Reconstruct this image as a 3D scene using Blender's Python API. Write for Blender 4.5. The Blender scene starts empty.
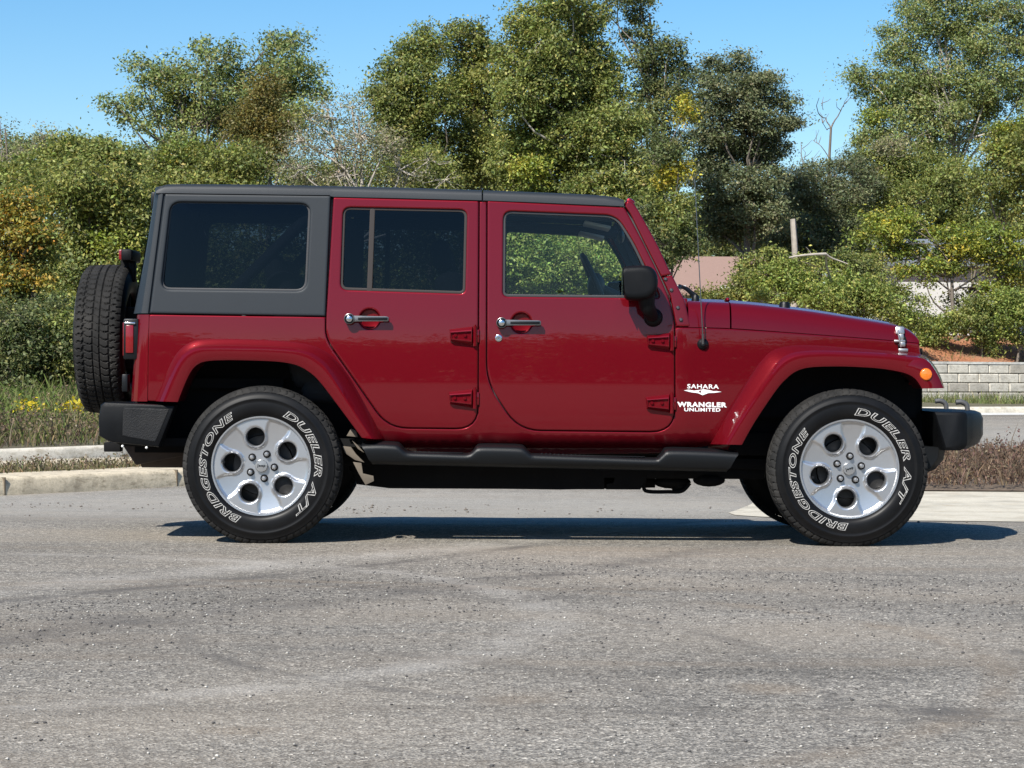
import bpy, bmesh, math, random
import numpy as np
from mathutils import Vector, Matrix
from mathutils.geometry import delaunay_2d_cdt

random.seed(7)
SC = bpy.context.scene
COL = SC.collection
# ------------------------------------------------------------------ camera
F, DCAM, HCAM, ROLL = 2280.0, 11.4, 0.835, 0.0051
cd = bpy.data.cameras.new('camera')
cam = bpy.data.objects.new('camera', cd)
COL.objects.link(cam)
cd.sensor_width = 36.0
cd.lens = F / 1024 * 36.0
cd.shift_y = -6.0 / 1024
cd.clip_start = 0.05
cd.clip_end = 3000
cam.matrix_world = Matrix.Translation((0, -DCAM, HCAM)) @ Matrix.Rotation(math.pi / 2, 4, 'X') @ Matrix.Rotation(ROLL, 4, 'Z')
SC.camera = cam
# ------------------------------------------------------------------ sky, sun, exposure
SUN_DIR = Vector((-0.50, -0.93, 1.0)).normalized()
ELEV = math.asin(SUN_DIR.z)
W = bpy.data.worlds.new('World')
SC.world = W
W.use_nodes = True
nt = W.node_tree
sky = nt.nodes.new('ShaderNodeTexSky')
sky.sky_type = 'NISHITA'
sky.sun_disc = False
sky.sun_elevation = ELEV
sky.sun_rotation = math.radians(208)
sky.altitude = 200
sky.air_density = 1.0
sky.dust_density = 0.6
sky.ozone_density = 2.5
bg = nt.nodes['Background']
bg.inputs['Strength'].default_value = 0.094
hsv = nt.nodes.new('ShaderNodeHueSaturation')
hsv.inputs['Saturation'].default_value = 1.38
nt.links.new(sky.outputs[0], hsv.inputs['Color'])
nt.links.new(hsv.outputs[0], bg.inputs[0])
sd = bpy.data.lights.new('sun', 'SUN')
sd.energy = 5.0
sd.angle = math.radians(0.5)
sd.color = (1.0, 0.96, 0.89)
so = bpy.data.objects.new('sun', sd)
COL.objects.link(so)
so.rotation_euler = (-SUN_DIR).to_track_quat('-Z', 'Y').to_euler()
so.location = SUN_DIR * 60
SC.view_settings.view_transform = 'Standard'
SC.view_settings.look = 'None'
SC.view_settings.exposure = 0.66
SC.view_settings.gamma = 1.0
SC.view_settings.use_curve_mapping = False
SC.render.engine = 'CYCLES'
SC.cycles.use_denoising = True
SC.cycles.denoiser = 'OPENIMAGEDENOISE'
SC.cycles.denoising_prefilter = 'ACCURATE'
SC.cycles.denoising_input_passes = 'RGB_ALBEDO_NORMAL'
SC.cycles.max_bounces = 10
SC.cycles.transparent_max_bounces = 24
SC.cycles.sample_clamp_indirect = 6.0
SC.render.filter_size = 1.0


# ------------------------------------------------------------------ pixel <-> place helpers
def P(px, py, Y):
    u, v = px - 512.0, py - 378.0
    c, s = math.cos(ROLL), math.sin(ROLL)
    u2, v2 = u * c + v * s, -u * s + v * c
    d = DCAM + Y
    return u2 * d / F, HCAM - v2 * d / F


YC = 0.9135
_zs = np.linspace(0.2, 2.1, 400)
_ang = np.interp(_zs, [.2, .45, .50, .528, .555, .7, .95, 1.1, 1.2, 1.8, 2.1], [-62, -62, -55, -36, -9, -1.0, .4, 3.0, 4.3, 5.2, 5.2])
_sy = np.cumsum(np.tan(np.radians(_ang))) * (_zs[1] - _zs[0])
_sy = _sy - np.interp(.8, _zs, _sy) + 0.118


def taper(x):
    return max(0.0, x - 0.86) * 0.17


def S(z, x):
    return float(np.interp(z, _zs, _sy)) + taper(x)


def onS(px, py, off=0.0):
    Y = 0.15
    for _ in range(5):
        x, z = P(px, py, Y)
        Y = S(z, x) + off
    return x, z


# ------------------------------------------------------------------ materials
def new_mat(name):
    m = bpy.data.materials.new(name)
    m.use_nodes = True
    return m, m.node_tree, m.node_tree.nodes['Principled BSDF']


def N(t, typ, **kw):
    n = t.nodes.new(typ)
    for k, v in kw.items():
        setattr(n, k, v)
    return n


def mat(name, base, rough=.5, metal=0, coat=0, coat_rough=.03, spec=.5, vary=0, vscale=8, bump=0, bscale=200, dust=0, dust_col=(.25, .22, .18), dscale=6):
    m, t, b = new_mat(name)
    b.inputs['Base Color'].default_value = (*base, 1)
    b.inputs['Roughness'].default_value = rough
    b.inputs['Metallic'].default_value = metal
    b.inputs['Coat Weight'].default_value = coat
    b.inputs['Coat Roughness'].default_value = coat_rough
    b.inputs['Specular IOR Level'].default_value = spec
    tc = N(t, 'ShaderNodeTexCoord')
    col = None
    if vary:
        n = N(t, 'ShaderNodeTexNoise')
        n.inputs['Scale'].default_value = vscale
        n.inputs['Detail'].default_value = 6
        t.links.new(tc.outputs['Object'], n.inputs['Vector'])
        mx = N(t, 'ShaderNodeMix', data_type='RGBA')
        mx.inputs[6].default_value = (*[c * (1 - vary) for c in base], 1)
        mx.inputs[7].default_value = (*[min(1, c * (1 + vary)) for c in base], 1)
        t.links.new(n.outputs[0], mx.inputs[0])
        col = mx.outputs[2]
    if dust:
        n = N(t, 'ShaderNodeTexNoise')
        n.inputs['Scale'].default_value = dscale
        n.inputs['Detail'].default_value = 8
        n.inputs['Roughness'].default_value = .65
        t.links.new(tc.outputs['Object'], n.inputs['Vector'])
        r = N(t, 'ShaderNodeMapRange')
        r.inputs[1].default_value = .42
        r.inputs[2].default_value = .75
        r.inputs[4].default_value = dust
        t.links.new(n.outputs[0], r.inputs[0])
        mx = N(t, 'ShaderNodeMix', data_type='RGBA')
        if col:
            t.links.new(col, mx.inputs[6])
        else:
            mx.inputs[6].default_value = (*base, 1)
        mx.inputs[7].default_value = (*dust_col, 1)
        t.links.new(r.outputs[0], mx.inputs[0])
        col = mx.outputs[2]
    if col:
        t.links.new(col, b.inputs['Base Color'])
    if bump:
        n = N(t, 'ShaderNodeTexNoise')
        n.inputs['Scale'].default_value = bscale
        n.inputs['Detail'].default_value = 3
        t.links.new(tc.outputs['Object'], n.inputs['Vector'])
        bp = N(t, 'ShaderNodeBump')
        bp.inputs['Strength'].default_value = bump
        bp.inputs['Distance'].default_value = .004
        t.links.new(n.outputs[0], bp.inputs['Height'])
        t.links.new(bp.outputs[0], b.inputs['Normal'])
    return m


def glass(name, tint, refl_boost=1.0, rough=0.0, refl=(.85, .93, 1, 1)):
    m, t, b = new_mat(name)
    t.nodes.remove(b)
    out = t.nodes['Material Output']
    tr = N(t, 'ShaderNodeBsdfTransparent')
    tr.inputs[0].default_value = (*tint, 1)
    gl = N(t, 'ShaderNodeBsdfGlossy')
    gl.inputs['Roughness'].default_value = rough
    gl.inputs[0].default_value = refl
    fr = N(t, 'ShaderNodeFresnel')
    fr.inputs[0].default_value = 1.52
    mu = N(t, 'ShaderNodeMath', operation='MULTIPLY')
    mu.inputs[1].default_value = refl_boost
    mu.use_clamp = True
    mx = N(t, 'ShaderNodeMixShader')
    t.links.new(fr.outputs[0], mu.inputs[0])
    t.links.new(mu.outputs[0], mx.inputs[0])
    t.links.new(tr.outputs[0], mx.inputs[1])
    t.links.new(gl.outputs[0], mx.inputs[2])
    t.links.new(mx.outputs[0], out.inputs[0])
    return m


M = {}
M['paint'] = mat('cherry_red_paint', (.136, .0030, .0078), rough=.35, metal=.42, spec=.06, coat=.7, coat_rough=.015, vary=.05, vscale=3)
M['top'] = mat('grey_moulded_plastic', (.019, .0232, .0278), rough=.5, spec=.25, bump=.12, bscale=420, vary=.06, vscale=5)
M['black'] = mat('black_textured_plastic', (.004, .0046, .0056), rough=.5, spec=.15, bump=.25, bscale=380, vary=.2, vscale=12, dust=.12, dust_col=(.035, .034, .032), dscale=9)
M['satin'] = mat('satin_black_plastic', (.0042, .005, .006), rough=.42, spec=.25, bump=.15, bscale=300)
M['dark'] = mat('dark_underbody', (.006, .006, .0065), rough=.8, spec=.15, dust=.3, dust_col=(.016, .0145, .013), dscale=7)
M['rubber'] = mat('tyre_rubber', (.0030, .0030, .0033), rough=.42, spec=.2, vary=.25, vscale=14, dust=.10, dust_col=(.04, .037, .034), dscale=5)
M['tread'] = mat('dusty_tread_rubber', (.014, .0138, .0135), rough=.85, spec=.2, vary=.3, vscale=20, dust=.5, dust_col=(.055, .051, .046), dscale=6)
M['alloy'] = mat('silver_alloy', (.50, .505, .515), rough=.33, metal=.85, coat=.5, coat_rough=.12, vary=.05, vscale=10, dust=.15, dust_col=(.35, .33, .3), dscale=14)
M['chrome'] = mat('bright_metal', (.7, .7, .7), rough=.18, metal=1)
M['latch_metal'] = mat('cast_bright_metal', (.42, .415, .405), rough=.36, metal=.85)
M['nickel'] = mat('brushed_grey_metal', (.15, .15, .15), rough=.34, metal=.85)
M['hook'] = mat('dull_grey_steel', (.09, .09, .09), rough=.5, metal=.3)
M['disc'] = mat('worn_brake_steel', (.022, .021, .020), rough=.5, metal=.4)
M['white_clip'] = mat('white_clip', (.7, .7, .68), rough=.5)
M['letter'] = mat('raised_white_rubber', (.37, .36, .34), rough=.65, vary=.3, vscale=25)
M['badge'] = mat('white_vinyl', (.82, .81, .79), rough=.45)
M['seal'] = mat('grey_window_seal', (.034, .029, .027), rough=.5, spec=.2)
M['seal_dark'] = mat('black_window_seal', (.02, .02, .022), rough=.5)
M['glass_clear'] = glass('clear_green_glass', (.84, .93, .90), .55)
M['glass_dark'] = glass('dark_privacy_glass', (.18, .205, .235), .45, refl=(.62, .80, 1, 1))
M['red_lens'] = mat('red_lens', (.17, .003, .005), rough=.25, coat=.4)
M['amber'] = mat('amber_lens', (.75, .16, .01), rough=.15, coat=1, bump=.6, bscale=110)
M['lamp'] = mat('headlamp_glass', (.6, .62, .65), rough=.08, metal=.6, coat=1)
M['fabric'] = mat('dark_seat_cloth', (.035, .036, .04), rough=.9, vary=.2, vscale=30)
M['trim'] = mat('interior_trim', (.03, .03, .033), rough=.6)
M['visor'] = mat('pale_visor', (.45, .44, .42), rough=.8)
M['dusty'] = mat('sunlit_dusty_tan', (.12, .10, .078), rough=.85, vary=.2, vscale=30)  # dusty tone of the sunlit patches ahead of the rear wheel
M['rust'] = mat('rusty_exhaust_steel', (.045, .030, .022), rough=.7, metal=.3, vary=.4, vscale=20)


# ------------------------------------------------------------------ geometry accumulator
class G:
    def __init__(s):
        s.v, s.f = [], []

    def add(s, v, f):
        o = len(s.v)
        s.v += [tuple(p) for p in v]
        s.f += [tuple(i + o for i in q) for q in f]
        return s

    def bm(s, b):
        b.verts.ensure_lookup_table()
        b.verts.index_update()
        s.add([v.co.copy() for v in b.verts], [[v.index for v in f.verts] for f in b.faces])
        b.free()
        return s

    def box(s, c, size, bev=0.0, rot=None, seg=2):
        b = bmesh.new()
        bmesh.ops.create_cube(b, size=1)
        for v in b.verts:
            v.co = Vector((v.co.x * size[0], v.co.y * size[1], v.co.z * size[2]))
        if bev:
            bmesh.ops.bevel(b, geom=list(b.edges), offset=bev, segments=seg, affect='EDGES', profile=.5)
        m = Matrix.Translation(c) @ (rot.to_4x4() if rot is not None else Matrix.Identity(4))
        bmesh.ops.transform(b, matrix=m, verts=b.verts)
        return s.bm(b)

    def prism(s, poly, y0, y1, bev=0.0, seg=2):
        """poly: (x, z) outline; extruded from y0 (near) to y1"""
        b = bmesh.new()
        vs = [b.verts.new((x, y0, z)) for x, z in poly]
        f = b.faces.new(vs)
        r = bmesh.ops.extrude_face_region(b, geom=[f])
        for e in r['geom']:
            if isinstance(e, bmesh.types.BMVert):
                e.co.y = y1
        bmesh.ops.recalc_face_normals(b, faces=b.faces)
        if bev:
            bmesh.ops.bevel(b, geom=list(b.edges), offset=bev, segments=seg, affect='EDGES', profile=.5, clamp_overlap=True)
        return s.bm(b)

    def tube(s, pts, rad, seg=8, caps=True):
        pts = [Vector(p) for p in pts]
        n = len(pts)
        rads = rad if hasattr(rad, '__len__') else [rad] * n
        v, f = [], []
        up = None
        for i, p in enumerate(pts):
            t = (pts[min(i + 1, n - 1)] - pts[max(i - 1, 0)]).normalized()
            if up is None:
                a = Vector((0, 0, 1)) if abs(t.z) < .9 else Vector((1, 0, 0))
                up = (a - t * a.dot(t)).normalized()
            else:
                up = (up - t * up.dot(t)).normalized()
            w = t.cross(up)
            for k in range(seg):
                a = 2 * math.pi * k / seg
                v.append(p + (up * math.cos(a) + w * math.sin(a)) * rads[i])
        for i in range(n - 1):
            for k in range(seg):
                a, b_ = i * seg + k, i * seg + (k + 1) % seg
                f.append((a, b_, b_ + seg, a + seg))
        if caps:
            f.append(tuple(range(seg))[::-1])
            f.append(tuple((n - 1) * seg + k for k in range(seg)))
        return s.add(v, f)

    def loft(s, rows, closed=False, caps=False, flip=False):
        m = len(rows[0])
        v = [p for r in rows for p in r]
        f = []
        for i in range(len(rows) - 1):
            for k in range(m if closed else m - 1):
                a, b_ = i * m + k, i * m + (k + 1) % m
                q = (a, b_, b_ + m, a + m)
                f.append(q[::-1] if flip else q)
        if caps:
            c0, c1 = tuple(range(m)), tuple((len(rows) - 1) * m + k for k in range(m))
            f.append(c0 if flip else c0[::-1])
            f.append(c1[::-1] if flip else c1)
        return s.add(v, f)

    def lathe(s, prof, center, axis='Y', seg=48):
        """prof: (r, a) a = offset along axis"""
        rows = []
        for k in range(seg):
            t = 2 * math.pi * k / seg
            c, n = math.cos(t), math.sin(t)
            row = []
            for r, a in prof:
                if axis == 'Y':
                    row.append((center[0] + r * c, center[1] + a, center[2] + r * n))
                elif axis == 'X':
                    row.append((center[0] + a, center[1] + r * c, center[2] + r * n))
                else:
                    row.append((center[0] + r * c, center[1] + r * n, center[2] + a))
            rows.append(row)
        m = len(prof)
        v = [p for r in rows for p in r]
        f = []
        for i in range(seg):
            j = (i + 1) % seg
            for k in range(m - 1):
                f.append((i * m + k, i * m + k + 1, j * m + k + 1, j * m + k))
        return s.add(v, f)

    def ball(s, c, r, seg=12, ring=8):
        b = bmesh.new()
        bmesh.ops.create_uvsphere(b, u_segments=seg, v_segments=ring, radius=1)
        rr = r if hasattr(r, '__len__') else (r, r, r)
        for v in b.verts:
            v.co = Vector((c[0] + v.co.x * rr[0], c[1] + v.co.y * rr[1], c[2] + v.co.z * rr[2]))
        return s.bm(b)

    def both(s):
        """add the mirror image on the far side of the car"""
        n = len(s.v)
        v2 = [(p[0], 2 * YC - p[1], p[2]) for p in s.v]
        f2 = [tuple(i for i in q[::-1]) for q in s.f]
        return s.add(v2, f2)

    def mirrored(s):
        g = G()
        g.v = [(p[0], 2 * YC - p[1], p[2]) for p in s.v]
        g.f = [q[::-1] for q in s.f]
        return g

    def build(s, name, material, parent=None, origin=(0, 0, 0), smooth=True, angle=38, recalc=False):
        me = bpy.data.meshes.new(name)
        me.from_pydata([(p[0] - origin[0], p[1] - origin[1], p[2] - origin[2]) for p in s.v], [], s.f)
        me.validate()
        if recalc:
            b = bmesh.new()
            b.from_mesh(me)
            bmesh.ops.remove_doubles(b, verts=b.verts, dist=1e-5)
            bmesh.ops.recalc_face_normals(b, faces=b.faces)
            b.to_mesh(me)
            b.free()
        if smooth:
            me.polygons.foreach_set('use_smooth', [True] * len(me.polygons))
            me.set_sharp_from_angle(angle=math.radians(angle))
        me.materials.append(material)
        o = bpy.data.objects.new(name, me)
        COL.objects.link(o)
        if parent:
            o.parent = parent
        return o


def islands(g):
    """the connected pieces of an accumulator"""
    par = list(range(len(g.v)))

    def find(i):
        while par[i] != i:
            par[i] = par[par[i]]
            i = par[i]
        return i
    for f in g.f:
        for q in f[1:]:
            par[find(q)] = find(f[0])
    out = {}
    for f in g.f:
        out.setdefault(find(f[0]), []).append(f)
    res = []
    for fs in out.values():
        ids = sorted({i for f in fs for i in f})
        m = {i: k for k, i in enumerate(ids)}
        h = G()
        h.v = [g.v[i] for i in ids]
        h.f = [tuple(m[i] for i in f) for f in fs]
        res.append(h)
    return res


def tag(o, label=None, cat=None, group=None, kind=None):
    if label:
        o['label'] = label
    if cat:
        o['category'] = cat
    if group:
        o['group'] = group
    if kind:
        o['kind'] = kind
    return o


def empty(name, loc, parent=None):
    o = bpy.data.objects.new(name, None)
    o.empty_display_size = .2
    COL.objects.link(o)
    o.location = loc
    if parent:
        o.parent = parent
    return o


# ------------------------------------------------------------------ 2-D outline tools
def rnd(pts, n=6):
    out = []
    m = len(pts)
    for i, p in enumerate(pts):
        r = p[2] if len(p) > 2 else 0
        c = Vector(p[:2])
        if not r:
            out.append((c.x, c.y))
            continue
        a, b_ = Vector(pts[i - 1][:2]) - c, Vector(pts[(i + 1) % m][:2]) - c
        ra, rb = min(r, a.length * .49), min(r, b_.length * .49)
        q0, q1 = c + a.normalized() * ra, c + b_.normalized() * rb
        for k in range(n + 1):
            t = k / n
            # between a quadratic and a circular arc
            q = q0 * (1 - t) ** 2 + c * (2 * t * (1 - t)) + q1 * t * t
            out.append((q.x, q.y))
    return out


def inset(poly, d):
    """offset a closed outline by d (positive = towards the inside)"""
    n = len(poly)
    area = sum(poly[i][0] * poly[(i + 1) % n][1] - poly[(i + 1) % n][0] * poly[i][1] for i in range(n))
    sg = 1 if area > 0 else -1
    out = []
    for i in range(n):
        a, b_, c = Vector(poly[i - 1]), Vector(poly[i]), Vector(poly[(i + 1) % n])
        e1, e2 = (b_ - a), (c - b_)
        if e1.length < 1e-9 or e2.length < 1e-9:
            continue
        n1 = Vector((-e1.y, e1.x)).normalized() * sg
        n2 = Vector((-e2.y, e2.x)).normalized() * sg
        k = n1 + n2
        if k.length < 1e-6:
            continue
        k.normalize()
        q = b_ + k * (d / max(.4, k.dot(n1)))
        out.append((q.x, q.y))
    return out


def resample(poly, step, closed=True):
    out = []
    n = len(poly)
    for i in range(n if closed else n - 1):
        a, b_ = Vector(poly[i]), Vector(poly[(i + 1) % n])
        k = max(1, int(math.ceil((b_ - a).length / step)))
        for j in range(k):
            q = a.lerp(b_, j / k)
            out.append((q.x, q.y))
    if not closed:
        out.append(tuple(poly[-1]))
    return out


def even_line(pts, n):
    """n points evenly along a smooth open line through pts"""
    pts = [Vector(p) for p in pts]
    m = len(pts)
    fine = []
    for i in range(m - 1):
        p0, p1, p2, p3 = pts[max(i - 1, 0)], pts[i], pts[i + 1], pts[min(i + 2, m - 1)]
        for k in range(12):
            t = k / 12
            fine.append(.5 * ((2 * p1) + (p2 - p0) * t + (2 * p0 - 5 * p1 + 4 * p2 - p3) * t * t + (3 * p1 - p0 - 3 * p2 + p3) * t ** 3))
    fine.append(pts[-1])
    L = [0]
    for i in range(1, len(fine)):
        L.append(L[-1] + (fine[i] - fine[i - 1]).length)
    out = []
    j = 0
    for k in range(n):
        t = L[-1] * k / (n - 1)
        while j < len(L) - 2 and L[j + 1] < t:
            j += 1
        seg = max(1e-9, L[j + 1] - L[j])
        q = fine[j].lerp(fine[j + 1], min(1, (t - L[j]) / seg))
        out.append(tuple(q))
    return out


def inside(pts, poly):
    x, y = pts[:, 0], pts[:, 1]
    r = np.zeros(len(pts), bool)
    n = len(poly)
    for i in range(n):
        x0, y0 = poly[i]
        x1, y1 = poly[(i + 1) % n]
        if y0 == y1:
            continue
        c = ((y0 > y) != (y1 > y)) & (x < (x1 - x0) * (y - y0) / (y1 - y0) + x0)
        r ^= c
    return r


def seg_dist(pts, A, B):
    best = np.full(len(pts), 1e9)
    for a, b_ in zip(A, B):
        d = b_ - a
        L = max(1e-12, float(d @ d))
        t = np.clip(((pts - a) @ d) / L, 0, 1)
        q = pts - (a + t[:, None] * d)
        best = np.minimum(best, np.hypot(q[:, 0], q[:, 1]))
    return best


def shell(outline, holes=(), off=0.0, thick=.03, r=.006, step=.014, grid=.06, surf=None, world=False):
    """a body panel: outline and holes in photo pixels laid onto the body side, edges rolled over with radius r"""
    f_s = surf or S
    conv = (lambda q: q) if world else (lambda q: onS(q[0], q[1], off))
    polys = [resample([conv(q) for q in outline], step)] + [resample([conv(q) for q in h], step) for h in holes]
    V, E = [], []
    for p in polys:
        o = len(V)
        V += [Vector(q) for q in p]
        E += [(o + i, o + (i + 1) % len(p)) for i in range(len(p))]
    A = np.array([V[a][:] for a, b_ in E])
    B = np.array([V[b_][:] for a, b_ in E])
    cand = []
    if r:
        for p in polys:
            for k in (.18, .5, 1.0, 1.8):
                for sg in (1, -1):
                    cand.append((np.array(inset(p, sg * r * k)), r * k))
    xs, zs = A[:, 0], A[:, 1]
    gx = np.arange(xs.min(), xs.max(), grid)
    gz = np.arange(zs.min(), zs.max(), min(grid, .03))
    gg = np.array([(a + (.5 * grid if j % 2 else 0), b_) for j, b_ in enumerate(gz) for a in gx])
    if len(gg):
        cand.append((gg, max(r * 2.4, .008)))
    for c, dmin in cand:
        if not len(c):
            continue
        k = inside(c, polys[0])
        for h in polys[1:]:
            k &= ~inside(c, h)
        c = c[k]
        if len(c):
            c = c[seg_dist(c, A, B) > dmin * .9]
            V += [Vector(q) for q in c]
    v2, e2, f2, _, _, _ = delaunay_2d_cdt(V, E, [], 0, 1e-6)
    pts = np.array([v[:] for v in v2])
    cen = np.array([pts[list(f)].mean(0) for f in f2])
    k = inside(cen, polys[0])
    for h in polys[1:]:
        k &= ~inside(cen, h)
    faces = [list(f) for f, kk in zip(f2, k) if kk]
    cnt = {}
    for f in faces:
        for i in range(len(f)):
            a, b_ = f[i], f[(i + 1) % len(f)]
            key = (min(a, b_), max(a, b_))
            cnt.setdefault(key, []).append((a, b_))
    bnd = [c[0] for c in cnt.values() if len(c) == 1]
    if r:
        d = seg_dist(pts, pts[[a for a, _ in bnd]], pts[[b_ for _, b_ in bnd]])
        q = np.clip(d / r, 0, 1)
        rr = r - np.sqrt(np.maximum(0, r * r - (r - q * r) ** 2))
    else:
        rr = np.zeros(len(pts))
    v3 = [(p[0], f_s(p[1], p[0]) + off + rr[i], p[1]) for i, p in enumerate(pts)]
    g = G()
    fo = []
    for f in faces:
        a, b_, c = (pts[f[0]], pts[f[1]], pts[f[2]])
        if (b_[0] - a[0]) * (c[1] - a[1]) - (b_[1] - a[1]) * (c[0] - a[0]) < 0:
            f = f[::-1]
        fo.append(tuple(f))
    if thick:
        back = {}
        for a, b_ in bnd:
            for q in (a, b_):
                if q not in back:
                    back[q] = len(v3)
                    p = v3[q]
                    v3.append((p[0], f_s(p[2], p[0]) + off + max(thick, r * 1.05), p[2]))
        cnt2 = {}
        for f in fo:
            for i in range(len(f)):
                cnt2[(f[i], f[(i + 1) % len(f)])] = 1
        for a, b_ in bnd:
            if (a, b_) not in cnt2:
                a, b_ = b_, a
            fo.append((b_, a, back[a], back[b_]))
    g.add(v3, fo)
    return g


def text_geo(body, outline=0.0, shear=0.0, bold=0.0, wide=1.0):
    cu = bpy.data.curves.new('lettering', 'FONT')
    cu.body = body
    cu.shear = shear
    cu.offset = bold
    cu.space_character = 1.12
    cu.resolution_u = 3
    if outline:
        cu.fill_mode = 'NONE'
        cu.bevel_depth = outline
        cu.bevel_resolution = 0
    else:
        cu.fill_mode = 'FRONT'
    ob = bpy.data.objects.new('lettering', cu)
    COL.objects.link(ob)
    dg = bpy.context.evaluated_depsgraph_get()
    me = bpy.data.meshes.new_from_object(ob.evaluated_get(dg))
    v = np.array([q.co[:] for q in me.vertices])
    f = [tuple(p.vertices) for p in me.polygons]
    bpy.data.objects.remove(ob)
    bpy.data.curves.remove(cu)
    bpy.data.meshes.remove(me)
    if len(v):
        v[:, 0] -= v[:, 0].min()
        v[:, 1] -= v[:, 1].min()
        v[:, 0] /= v[:, 0].max()
        v[:, 1] /= v[:, 1].max()
    return v, f


# =================================================================== THE SETTING
RNG = np.random.default_rng(11)


def sstep(a, b, x):
    t = np.clip((np.asarray(x, float) - a) / (b - a), 0, 1)
    return t * t * (3 - 2 * t)


_KX = np.array([-90, -14, -6.2, -5.07, -4.2, -2.0, 2.0, 6.0, 12.0, 60, 120], float)
_KD = np.array([6.0, 13.0, 21.6, 22.6, 23.4, 26.5, 35.5, 42.5, 45.6, 47.0, 48.0], float)


def y_kerb(X):
    return np.interp(X, _KX, _KD) - DCAM


def road_z(Y):
    Y = np.asarray(Y, float)
    return .20 * sstep(23, 46, Y + DCAM) + np.interp(Y, [-60, 1.5, 2.2, 3.3, 5.4, 7.5, 12.0, 13.0], [0, 0, -.020, -.070, -.105, -.10, -.01, 0])


def ground_z(X, Y):
    X, Y = np.asarray(X, float), np.asarray(Y, float)
    yk = y_kerb(X)
    s_ = Y - yk
    base = road_z(yk) + .13
    left = base + np.clip(s_, 0, 15) * .028 + np.clip(s_ - 15, 0, 60) * .012
    right = base + np.clip(s_, 0, 6) * .008 + np.where(s_ > 5.8, .80, 0) + np.clip(s_ - 5.9, 0, 2.6) * .22 + np.clip(s_ - 9, 0, 50) * .01
    w = sstep(2.0, 5.0, X)
    return left * (1 - w) + right * w


def at(px, py, d):
    x, z = P(px, py, d - DCAM)
    return x, d - DCAM, z


def pos_node(t):
    return N(t, 'ShaderNodeNewGeometry').outputs['Position']


def mapped(t, scale):
    m = N(t, 'ShaderNodeMapping')
    m.inputs['Scale'].default_value = scale
    t.links.new(pos_node(t), m.inputs[0])
    return m.outputs[0]


def noise(t, vec, scale, detail=6, rough=.6):
    n = N(t, 'ShaderNodeTexNoise')
    n.inputs['Scale'].default_value = scale
    n.inputs['Detail'].default_value = detail
    n.inputs['Roughness'].default_value = rough
    t.links.new(vec, n.inputs['Vector'])
    return n.outputs[0]


def ramp(t, fac, stops):
    r = N(t, 'ShaderNodeValToRGB')
    while len(r.color_ramp.elements) < len(stops):
        r.color_ramp.elements.new(.5)
    for e, (p, c) in zip(r.color_ramp.elements, stops):
        e.position = p
        e.color = (*c, 1) if len(c) == 3 else c
    t.links.new(fac, r.inputs[0])
    return r.outputs[0]


def mixc(t, fac, a, b, mode='MIX'):
    m = N(t, 'ShaderNodeMix', data_type='RGBA', blend_type=mode)
    for sock, val in ((0, fac), (6, a), (7, b)):
        if isinstance(val, (int, float)):
            m.inputs[sock].default_value = val
        elif isinstance(val, tuple):
            m.inputs[sock].default_value = (*val, 1)
        else:
            t.links.new(val, m.inputs[sock])
    return m.outputs[2]


def grey(v):
    return (v, v, v)


def gp(px, py):
    """a point of the level car park seen at a pixel"""
    d = HCAM * F / (py - 378 - (px - 512) * ROLL)
    return (px - 512) / F * d, d - DCAM


def circle3(p, q, r):
    ax, ay, bx, by, cx, cy = *p, *q, *r
    d = 2 * (ax * (by - cy) + bx * (cy - ay) + cx * (ay - by))
    ux = ((ax * ax + ay * ay) * (by - cy) + (bx * bx + by * by) * (cy - ay) + (cx * cx + cy * cy) * (ay - by)) / d
    uy = ((ax * ax + ay * ay) * (cx - bx) + (bx * bx + by * by) * (ax - cx) + (cx * cx + cy * cy) * (bx - ax)) / d
    return ux, uy, math.hypot(ax - ux, ay - uy)


DK, PL, BR = (.085, .079, .074), (.42, .40, .37), (.20, .155, .11)
ARCS = []
for pts, w, ev, amt, colr in (
        (((0, 601), (260, 577), (500, 550)), .05, .10, .75, DK), (((0, 590), (260, 566), (480, 545)), .14, .10, .45, PL),
        (((0, 640), (260, 610), (560, 572)), .10, .20, .55, DK), (((760, 650), (830, 690), (800, 760)), .04, .05, .40, DK),
        (((690, 600), (900, 630), (960, 720)), .05, .10, .42, BR), (((560, 575), (800, 573), (1020, 580)), .03, .10, .55, DK),
        (((600, 680), (720, 720), (730, 768)), .05, .12, .35, DK), (((150, 700), (330, 680), (520, 640)), .08, .25, .35, PL)):
    ARCS.append((*circle3(*[gp(*q) for q in pts]), w, ev, amt, colr))
STAINS = []
for px, py, sx_, sy_, amt, colr in ((945, 712, .15, .16, .8, DK), (884, 706, .06, .06, .6, DK), (935, 590, .09, .10, .8, DK), (1020, 652, .05, .12, .6, DK), (770, 688, .14, .16, .45, BR), (880, 650, .05, .04, .4, DK), (240, 730, .12, .10, .4, BR), (520, 700, .14, .16, .35, BR), (900, 680, .06, .05, .5, DK), (560, 597, .2, .12, .4, DK), (120, 620, .3, .25, .5, DK)):
    X_, Y_ = gp(px, py)
    STAINS.append((X_, Y_, sx_, sy_, amt, colr))
STAINS.append((-1.0, 5.2, 9.0, 3.4, .55, (.34, .322, .29)))
STAINS.append((14.0, 20.0, 16.0, 9.0, .6, (.34, .325, .295)))


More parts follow.
